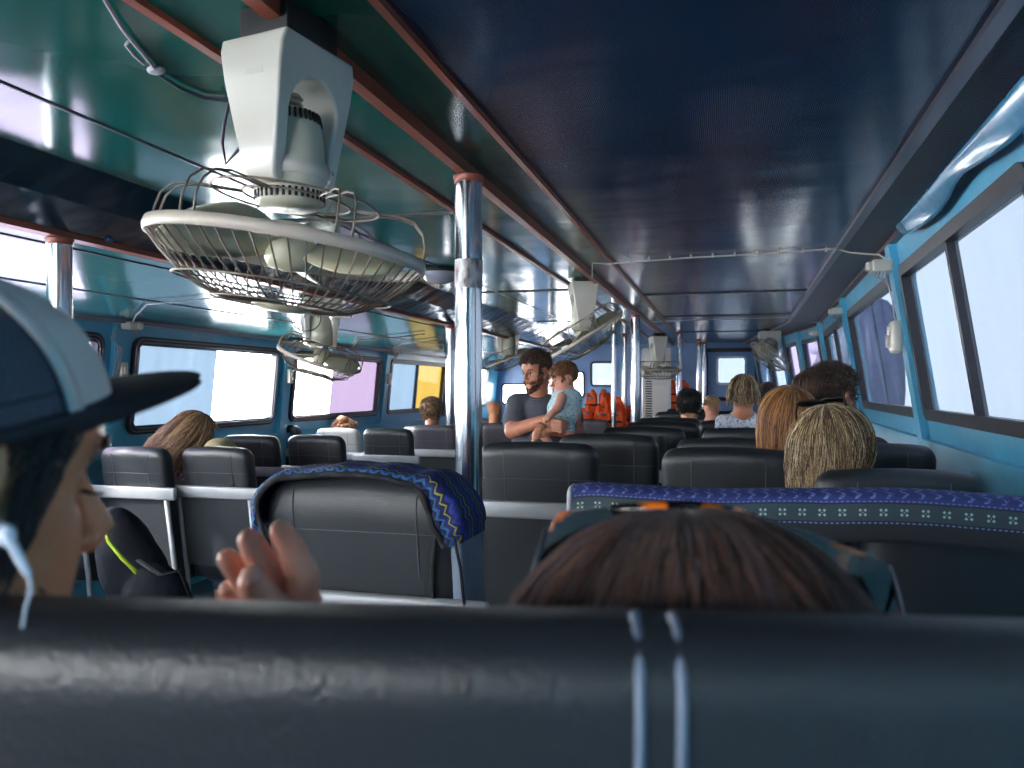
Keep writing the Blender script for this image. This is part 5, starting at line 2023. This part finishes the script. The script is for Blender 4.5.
ck.inputs['Color1'].default_value = srgb(46, 52, 62); ck.inputs['Color2'].default_value = srgb(84, 92, 106)
nt.links.new(tcn.outputs['Object'], ck.inputs[0]); nt.links.new(ck.outputs[0], nt.nodes['Principled BSDF'].inputs['Base Color'])
FA = R(62)
cap_part('mesh_panel', FA, 2 * PI - FA, mesh_m)
cap_part('front_panel', -FA, FA, M['capgrey'], .0012)
for sx in (-1, 1):         # hatched tape along the seam
    mb = MB(); mb.M = CM
    for k in range(60):
        t = .02 + .95 * k / 59
        q0 = cap_pt(t, sx * FA, .0025); q1 = cap_pt(t + .008, sx * (FA + .10 / max(.25, (1 - t * t) ** .5)), .0025)
        mb.tube([q0, q1], .0011, 5)
    mb.build('seam_tape', M['capgrey'], cap)
mb = MB(); mb.M = CM
for sx in (-1,):
    pts = [cap_pt(.0, 2 * PI * k / 48, .001) for k in range(48)]
    mb.tube(pts, .004, 8, wrap=True)
    mb.tube([cap_pt(.16, FA + (2 * PI - 2 * FA) * k / 40, .0012) for k in range(41)], .0006, 4)
mb.build('sweatband', M['capblack'], cap)
mb = MB(); mb.M = CM; mb.ell(cap_pt(1, 0) + Vector((0, 0, .002)), (.007, .007, .004), 12, 8); mb.build('top_button', M['capblack'], cap)
mb = MB(); mb.M = CM
rings = []
for i in range(13):
    t = i / 12
    row = []
    for j in range(33):
        u = -1 + 2 * j / 32
        a = u * R(66)
        root_p = cap_pt(0.04, a, .001)
        ext = .070 * (1 - abs(u) ** 3.2)
        x = root_p.x * (1 + .04 * t * (1 - abs(u) ** 4))
        y = root_p.y + ext * t
        z = root_p.z - .002 * t - .007 * (u * u) * t
        row.append(Vector((x, y, z)))
    rings.append(row)
for row in rings: pass
mb.loft([r1 + [q - Vector((0, 0, .0042)) for q in reversed(r1)] for r1 in rings])
mb.build('brim', M['capblack'], cap)
tag(cap, 'trucker cap with pale grey front, dark mesh and flat dark brim', 'cap')
# earphone ------------------------------------------------------------
e = empty('earphone', (0, 0, 0))
O = W(8, 535, .34)
mb = MB(); mb.ell(W(-4, 533, .345) - O, (.0055, .0055, .0055), 14, 10); mb.ell(W(5, 536, .338) - O, (.005, .004, .005), 12, 8)
mb.build('ear_bud', M['earphone'], e)
mb = MB(); mb.chain([W(7, 536, .336) - O, W(20, 560, .337) - O, W(28, 573, .338) - O], [.0021, .0023, .0016], 12); mb.build('stem', M['earphone'], e)
mb = MB(); mb.tube([W(28, 572, .338) - O, W(30.5, 584, .338) - O, W(30, 594, .339) - O, W(26, 606, .34) - O, W(20, 640, .345) - O, W(5, 700, .355) - O], .0007, 8); mb.build('cable', M['earphone'], e)
e.location = O
tag(e, 'white wired earphone in the ear of the man in the cap', 'earphone')

# ------------------------------------------------------------------ fittings
def thing_of(name, label, cat, loc, parts, group=None, rz=0):
    t = empty(name, loc, rz)
    for nm, mb, m in parts:
        mb.build(nm, m, t)
    return tag(t, label, cat, group)


# lamp dome on the teal ceiling
p = W(440, 272, 4.72); p.z = ZC - .001
a = MB(); a.lathe([(.001, 0), (.118, 0), (.120, -.012), (.112, -.02), (.001, -.02)], 32)
b = MB(); b.lathe([(.110, -.018), (.106, -.04), (.085, -.065), (.05, -.082), (.001, -.088)], 32)
c = MB(); c.lathe([(.001, -.085), (.010, -.087), (.010, -.1), (.004, -.106), (.001, -.106)], 12)
thing_of('ceiling_lamp', 'unlit round dome lamp on the teal ceiling beside the thick pole', 'lamp', p, [('base_ring', a, M['dark']), ('dome', b, mat('milky dome', srgb(150, 150, 165), .2)), ('finial', c, M['copper'])])

# junction boxes and switches at the ribs
def jbox(loc, rz, label, tiltx=0, s=1):
    a = MB(); a.rbox((0, 0, 0), (.085 * s, .13 * s, .055 * s), .008, 3); a.rbox((-.05 * s, -.02, .0), (.03 * s, .05 * s, .04 * s), .006, 3)
    b = MB()
    for k in range(4): b.tube([(-.02 + .012 * k, -.03 * s - .01 * k, -.025 * s), (-.03 + .015 * k, -.04 * s, -.05 * s), (-.01 + .01 * k, -.05 * s, -.06 * s - .01 * k)], .0025, 5)
    return thing_of('junction_box', label, 'box', loc, [('box_body', a, M['plastic']), ('wires', b, M['cable'])], rz=rz)


def onright(y, z, d=-.05): return right_map(y, z, d)
def onleft(y, z, d=-.05): return left_map(y, z, d)


left_w.pop(0)
yr = (right_w[1][1] + right_w[2][0]) / 2
jbox(onright(yr, CZ + .56, -.075), 0, 'white junction box at the top of the rib between the two nearest right windows')
a = MB(); a.rbox((0, 0, 0), (.05, .075, .15), .018, 4); a.rbox((-.02, 0, .03), (.03, .05, .05), .008, 3)
b = MB(); b.rbox((-.036, 0, -.02), (.012, .02, .06), .004, 3)
thing_of('wall_lamp', 'small white box lamp on the rib beside the second right window', 'lamp', onright(yr, CZ + .235, -.062), [('body', a, M['plastic']), ('cover', b, M['label'])])
mb = MB(); mb.tube([onright(yr + .03, CZ + .53, -.05), onright(yr + .05, CZ + .46, -.045), onright(yr + .01, CZ + .40, -.045), onright(yr + .04, CZ + .34, -.045), onright(yr, CZ + .30, -.05)], .004, 6)
tag(mb.build('power_cord', M['cable']), 'pale cord between the junction box and the box lamp on the right rib', 'cord')
for i, (wi, lab) in enumerate(((2, 'white junction box above the third right rib'), (3, 'small white junction box at the far right rib'))):
    y = (right_w[wi][1] + right_w[wi + 1][0]) / 2
    jbox(onright(y, CZ + .56, -.07), 0, lab, s=.9)
labs = ['white junction box with dangling wires left of the blue tinted window', 'white junction box between the first two bright left windows', 'white junction box left of the pale blue and yellow window']
for i, wi in enumerate((1, 2, 3)):
    y = (left_w[wi][1] + left_w[wi + 1][0]) / 2
    jbox(onleft(y + .02, CZ + .385, -.075), PI, labs[i], s=.85)
slabs = ['white switch box on the rib under the wires of the nearest left junction box', 'white switch box on the rib between the bright left windows', 'white switch box left of the pale blue and yellow window']
for i, wi in enumerate((1, 2, 3)):
    y = (left_w[wi][1] + left_w[wi + 1][0]) / 2
    a = MB(); a.rbox((0, 0, 0), (.035, .055, .12), .008, 3)
    b = MB(); b.rbox((.02, 0, .01), (.01, .025, .04), .003, 2)
    thing_of('switch_box', slabs[i], 'switch', onleft(y, CZ + .10, -.055), [('body', a, M['plastic']), ('rocker', b, M['label'])])
mb = MB()
yy = (left_w[1][1] + left_w[2][0]) / 2
for k in range(3):
    mb.tube([onleft(yy - .05 - .02 * k, CZ + .37, -.06), onleft(yy - .10 - .015 * k, CZ + .30, -.06), onleft(yy - .06 + .02 * k, CZ + .24, -.06), onleft(yy - .08 + .02 * k, CZ + .02, -.05)], .0035, 6)
tag(mb.build('loose_wires', M['cable']), 'tangled pale wires hanging below the nearest left junction box', 'cord')

# conduit across the navy ceiling with clips
mb = MB()
y_ = 4.32
pts = [(-.70, y_ + .02, ZC - .10), (-.70, y_ + .02, ZC - .016), (-.60, y_ + .02, ZC - .024), (-.2, y_, ZC - .012), (.2, y_ - .03, ZC - .012), (slope_x(4) - .02, y_ - .1, ZC - .012), (slope_x(4) + .05, y_ - .1, ZC - .035), (slope_x(4) + .18, y_ - .12, ZC - .055), (right_x(4) - .12, y_ - .18, ZC - .085), (right_x(4) - .14, yr + .03, ZC - .115)]
mb.tube(pts, .0042, 8)
cd = mb.build('ceiling_conduit', M['plastic'])
tag(cd, 'thin white cable clipped across the navy ceiling to the junction box', 'cable')
for k in range(10):
    mb = MB(); x = -.5 + .11 * k; mb.rbox((x, y_ - .02 * k / 3, ZC - .010), (.010, .022, .018), .003, 2)
    mb.build('clip', M['plastic'], cd)
mb = MB(); y_ = 8.3
mb.tube([(-.72, y_, ZC - .02), (-.3, y_, ZC - .012), (slope_x(8) - .02, y_ - .1, ZC - .012), (slope_x(8) + .15, y_ - .1, ZC - .05), (right_x(8.3) - .12, y_ - .2, ZC - .09)], .006, 6)
tag(mb.build('ceiling_conduit', M['cable']), 'far pale cable crossing the navy ceiling near the bow', 'cable')
# cables of the teal ceiling near the large fan
mb = MB()
L_ = [(105, 0), (122, 28), (133, 42), (150, 62), (158, 72)]
def onceil(px, py, z=ZC - .008):
    c = (z - CZ) * F / (388 - py); p = W(px, py, c); p.z = z; return p
mb.tube([onceil(97, -14)] + [onceil(*q) for q in L_], .0042, 8)
mb.tube([onceil(130, 40), onceil(126, 45), onceil(134, 55), onceil(144, 64)], .0036, 8)
mb.ell(onceil(156, 70), (.022, .015, .010), 10, 8)
tag(mb.build('ceiling_cable', M['cable']), 'pale cable ending in a taped joint on the teal ceiling', 'cable')
mb = MB()
mb.tube([onceil(158, 74), onceil(180, 88), onceil(205, 98), onceil(236, 101), onceil(262, 92)], .0045, 8)
pz = ZC - .12
mb.tube([onceil(229, 103), onceil(225, 120, ZC - .03), onceil(222, 142, ZC - .07), onceil(226, 164, ZC - .10), onceil(238, 150, ZC - .09), onceil(252, 138, ZC - .06)], .0045, 8)
tag(mb.build('ceiling_cable', M['cable_dark']), 'dark violet cable running to the large fan', 'cable')
# long cable along the outer ceiling panel
def onouter(px, py):
    # outer sheet: z = CZ+.57 + (x+2.36)*.127
    d = W(px, py, 1) - Vector((0, 0, CZ))
    # t*d.z = .562 + (t*d.x + 2.36)*.127
    t = (.562 + 2.36 * .127) / (d.z - .127 * d.x)
    return Vector((t * d.x, t * d.y, CZ + t * d.z - .008))
yy = (left_w[1][1] + left_w[2][0]) / 2
mb = MB(); mb.tube([onleft(yy + .02, CZ + .41, -.08), onouter(136, 314), onouter(147, 303), onouter(185, 300), onouter(240, 293), onouter(310, 284)], .005, 6)
tag(mb.build('conduit_pipe', M['cable']), 'pale pipe from the nearest left junction box across the outer ceiling', 'pipe')
mb = MB(); yy = (left_w[3][1] + left_w[4][0]) / 2
mb.tube([onleft(yy + .02, CZ + .41, -.08), onouter(391, 352), onouter(402, 343), onouter(420, 341), onouter(444, 339)], .006, 6)
tag(mb.build('conduit_pipe', M['plastic']), 'pale pipe from the junction box by the yellow window', 'pipe')
mb = MB(); yy = (left_w[2][1] + left_w[3][0]) / 2
mb.tube([onleft(yy + .02, CZ + .41, -.08), onouter(352, 347), onouter(358, 339), onouter(400, 336), onouter(425, 333)], .006, 6)
tag(mb.build('conduit_pipe', M['brown']), 'reddish pipe on the outer ceiling above the lilac window', 'pipe')
# coils of wire beside the second fan
p = W(304, 318, 4.75)
mb = MB(); mb.tube([p + CR * .085 * math.cos(a) + Vector((0, 0, .075 * math.sin(a))) + CF * .01 * a for a in [k * .3 for k in range(42)]], .003, 5)
mb.tube([p, p + Vector((0, 0, .10)) + CR * .03, onouter(320, 296)], .003, 5)
tag(mb.build('wire_coil', M['dark']), 'coil of dark wire hanging beside the second fan', 'cable')

# torn blue plastic sheet at the upper right wall
Pg = []
rows = []
for i in range(15):
    y = 1.75 + 1.75 * i / 14
    row = []
    for j in range(7):
        t = j / 6
        droop = .035 + .035 * abs(math.sin(i * .42 + .4))
        q = right_map(y, CZ + .650 - droop * t, -.070 + .028 * t - .008 * math.sin(i * .9 + j * .5) * t)
        row.append(q)
    rows.append(row)
org = rows[7][3].copy()
mb = MB(); mb.M = Matrix.Translation(-org)
vs = [q for r1 in rows for q in r1]; fs_ = [(i * 7 + j, i * 7 + j + 1, (i + 1) * 7 + j + 1, (i + 1) * 7 + j) for i in range(14) for j in range(6)]
mb.add(vs, fs_)
o = mb.build('plastic_sheet', M['bluetape']); o.location = org
s = o.modifiers.new('t', 'SOLIDIFY'); s.thickness = .003
tag(o, 'torn blue plastic sheet drooping above the nearest right window', 'sheet')

# white cabinet with a grille
cx, cy = at(656, 9.9)[:2]
a = MB(); a.rbox((0, 0, .97), (.34, .40, 1.94), .015, 3)
b = MB()
for k in range(22): b.rbox((-.10, -.203, 1.05 + .030 * k), (.075, .008, .014), .002, 2)
c = MB(); c.rbox((.05, -.206, .98), (.20, .012, 1.0), .006, 2)
d = MB(); d.rbox((.13, -.22, 1.0), (.012, .02, .09), .004, 2)
t = empty('cabinet', (cx, cy, 0), R(8))
a.build('body', M['white'], t); b.build('grille', M['dark'], t); dd = c.build('door', M['white'], t); d.build('handle', M['greytrim'], dd)
tag(t, 'tall white cabinet with a dark vertical grille near the bow', 'cabinet')

# life jackets --------------------------------------------------------
def jacket(loc, rz, rx, label, m='orange', s=1.0):
    t = empty('life_jacket', loc, 0)
    T = Matrix.Rotation(rz, 4, 'Z') @ Matrix.Rotation(rx, 4, 'X') @ Matrix.Scale(s, 4)
    mb = MB(); mb.M = T
    for sx in (-1, 1):
        mb.rbox((sx * .085, 0, .20), (.15, .07, .34), .03, 4)
        mb.rbox((sx * .085, .085, .26), (.15, .05, .30), .025, 4)
        mb.chain([(sx * .06, 0, .36), (sx * .07, .03, .42), (sx * .06, .08, .40)], [.035, .034, .035], 10)
    mb.build('foam_panels', M[m], t)
    mb = MB(); mb.M = T
    for z in (.12, .24):
        mb.rbox((0, -.037, z), (.34, .006, .025), .002, 2); mb.rbox((0, -.043, z), (.045, .010, .034), .004, 2)
    mb.build('straps', M['black_cloth'], t)
    mb = MB(); mb.M = T
    for sx in (-1, 1): mb.rbox((sx * .085, -.0375, .33), (.08, .004, .03), .001, 2)
    mb.build('reflective_tape', M['greytrim'], t)
    tag(t, label, 'life jacket', 'orange life jackets near the bow')
    return t


b0 = W(610, 388, 9.6)
rj = random.Random(5)
# low rack they lie on
mb = MB(); mb.rbox((0, 0, .42), (.62, .5, .84), .02, 3)
o = mb.build('storage_box', M['blue_dark']); o.location = (b0.x, b0.y + .12, 0)
tag(o, 'blue storage box carrying the pile of life jackets', 'box')
specs = [(-.20, 0, .84, .2, -.1, 'life jacket at the lower left of the orange pile'), (.05, -.02, .84, -.4, .2, 'life jacket at the bottom centre of the orange pile'),
         (.22, .05, .84, .6, -.2, 'life jacket at the right end of the orange pile'), (-.16, .08, 1.02, .1, -.1, 'life jacket standing at the top left of the orange pile'),
         (.10, .06, .97, -.7, .5, 'life jacket lying on top of the orange pile')]
for x, y, z, rz, rx, lab in specs:
    jacket((b0.x + x, b0.y + y, z), rz, rx, lab, s=.92)
b1 = W(676, 388, 11.2)
mb = MB(); mb.rbox((0, 0, .36), (.62, .42, .72), .02, 3)
o = mb.build('storage_box', M['blue_dark']); o.location = (b1.x, b1.y + .05, 0)
tag(o, 'blue storage box by the bow door under red orange jackets', 'box')
for k, lab in enumerate(('red orange life jacket behind the black haired man, lower', 'red orange life jacket behind the black haired man, middle', 'red orange life jacket behind the black haired man, top')):
    t = jacket((b1.x + .02 * k, b1.y, .72 + .20 * k), .1 * k, -.1, lab, 'orange')
    t['group'] = 'red orange life jackets by the bow door'
b2 = W(700, 388, 12.2)

# dark backpack with lime piping in front of the left seats ------------
bp = W(140, 560, 3.25)
t = empty('backpack', (bp.x, bp.y, 0))
mb = MB()
T = Matrix.Translation((0, 0, 0))
zc = bp.z
mb.ell((-.02, 0, zc - .06), (.15, .10, .30), 20, 16, Matrix.Rotation(R(-24), 3, CF))
mb.ell((.10, -.03, zc - .12), (.14, .10, .12), 16, 12, Matrix.Rotation(R(10), 3, CF))
mb.ell((.02, .02, zc - .3), (.20, .14, .16), 16, 12)
q = remeshed(mb, 'bag_body', M['bag'], .010, 2)
for v in q.data.vertices: v.co += v.normal * noise.noise(Vector(v.co) * 8) * .014
q.parent = t
mb = MB()
pts = [W(104, 526, 3.12), W(109, 542, 3.10), W(122, 558, 3.08), W(137, 573, 3.07)]
mb.tube([q_ - t.location for q_ in pts], .008, 8)
mb.build('piping', M['lime'], t)
mb = MB(); pts = [W(138, 560, 3.08), W(160, 575, 3.0), W(180, 570, 3.0), W(192, 600, 3.0)]
mb.tube([q_ - t.location for q_ in pts], .012, 8, flat=.4); mb.build('strap', M['black_cloth'], t)
tag(t, 'dark nylon backpack with a lime green piping behind the nearest left seats', 'backpack')
# stool supporting it
mb = MB(); mb.rbox((0, 0, zc - .36 - .0), (.36, .34, .04), .01, 3)
for sx in (-1, 1):
    for sy in (-1, 1): mb.tube([(sx * .15, sy * .14, 0), (sx * .15, sy * .14, zc - .37)], .014, 8)
o = mb.build('small_table', M['greymetal']); o.location = (bp.x, bp.y, 0)
tag(o, 'low grey stand under the dark backpack', 'stand')
# white inner post left of the bag
# light rail in front of the bag (grey seat post)
# neighbouring boat seen through the second right window
t = empty('neighbouring_boat', (2.25, 16.2, -.6))
mb = MB(); prof = []
for i in range(13):
    u = i / 12
    w_ = .75 * math.sin(PI * min(1, .12 + u * .88) * .95) ** .5
    ring = []
    for k in range(20):
        a_ = 2 * PI * k / 20
        ring.append(Vector((w_ * math.cos(a_) * .8, -3.2 + 6.4 * u, 2.0 + .9 * math.sin(a_) + (.5 * (1 - u) if math.sin(a_) > 0 else 0))))
    prof.append(ring)
mb.loft(prof); mb.build('hull', mat('navy boat hull', srgb(40, 52, 96), .3), t)
mb = MB(); mb.rbox((-.1, .3, 3.15), (.9, 3.0, .8), .12, 4); mb.build('cabin', M['white'], t)
mb = MB(); mb.rbox((-.57, .3, 3.2), (.03, 2.6, .35), .02, 2); mb.build('cabin_glass', M['glass_dark'], t)
mb = MB(); mb.rbox((-.62, 0, 2.2), (.03, 3.4, .16), .01, 2); mb.build('red_stripe', M['red'], t)
tag(t, 'navy and white boat outside the second right window', 'boat')

# ------------------------------------------------------------------ daylight
w = bpy.data.worlds.new('sky'); SC.world = w; w.use_nodes = True
nt = w.node_tree; N, L = nt.nodes, nt.links
bg = N['Background']
tc = N.new('ShaderNodeTexCoord'); sp = N.new('ShaderNodeSeparateXYZ'); L.new(tc.outputs['Generated'], sp.inputs[0])
cr = N.new('ShaderNodeValToRGB')
e = cr.color_ramp.elements
e[0].position = .30; e[0].color = (.46, .53, .58, 1)
e[1].position = .46; e[1].color = (.93, .95, .97, 1)
for p_, c_ in ((.505, (1, 1, 1, 1)), (.62, (.97, .985, 1, 1)), (.85, (.78, .88, 1, 1))):
    x = e.new(p_); x.color = c_
mr = N.new('ShaderNodeMapRange'); mr.inputs[1].default_value = -1; mr.inputs[2].default_value = 1
L.new(sp.outputs[2], mr.inputs[0]); L.new(mr.outputs[0], cr.inputs[0]); L.new(cr.outputs[0], bg.inputs[0])
dm = N.new('ShaderNodeMapRange'); dm.inputs[1].default_value = .35; dm.inputs[2].default_value = -.45   # brighter sky on the left side of the boat
dm.inputs[3].default_value = 7.0; dm.inputs[4].default_value = 11.5
L.new(sp.outputs[0], dm.inputs[0]); L.new(dm.outputs[0], bg.inputs[1])
sun = bpy.data.lights.new('sun', 'SUN'); sun.energy = 3.0; sun.angle = R(3); sun.color = (1, .95, .88)
so = bpy.data.objects.new('sun', sun); COL.objects.link(so)
so.rotation_euler = Vector((-.55, -.55, .62)).to_track_quat('Z', 'Y').to_euler()

vs_ = SC.view_settings
vs_.view_transform = 'Standard'; vs_.look = 'None'; vs_.gamma = 1; vs_.exposure = 1.58; vs_.use_curve_mapping = False
SC.cycles.max_bounces = 10; SC.cycles.diffuse_bounces = 5; SC.cycles.glossy_bounces = 5; SC.cycles.transparent_max_bounces = 16
SC.cycles.use_denoising = True
SC.cycles.caustics_reflective = False; SC.cycles.caustics_refractive = False
bpy.context.view_layer.update()
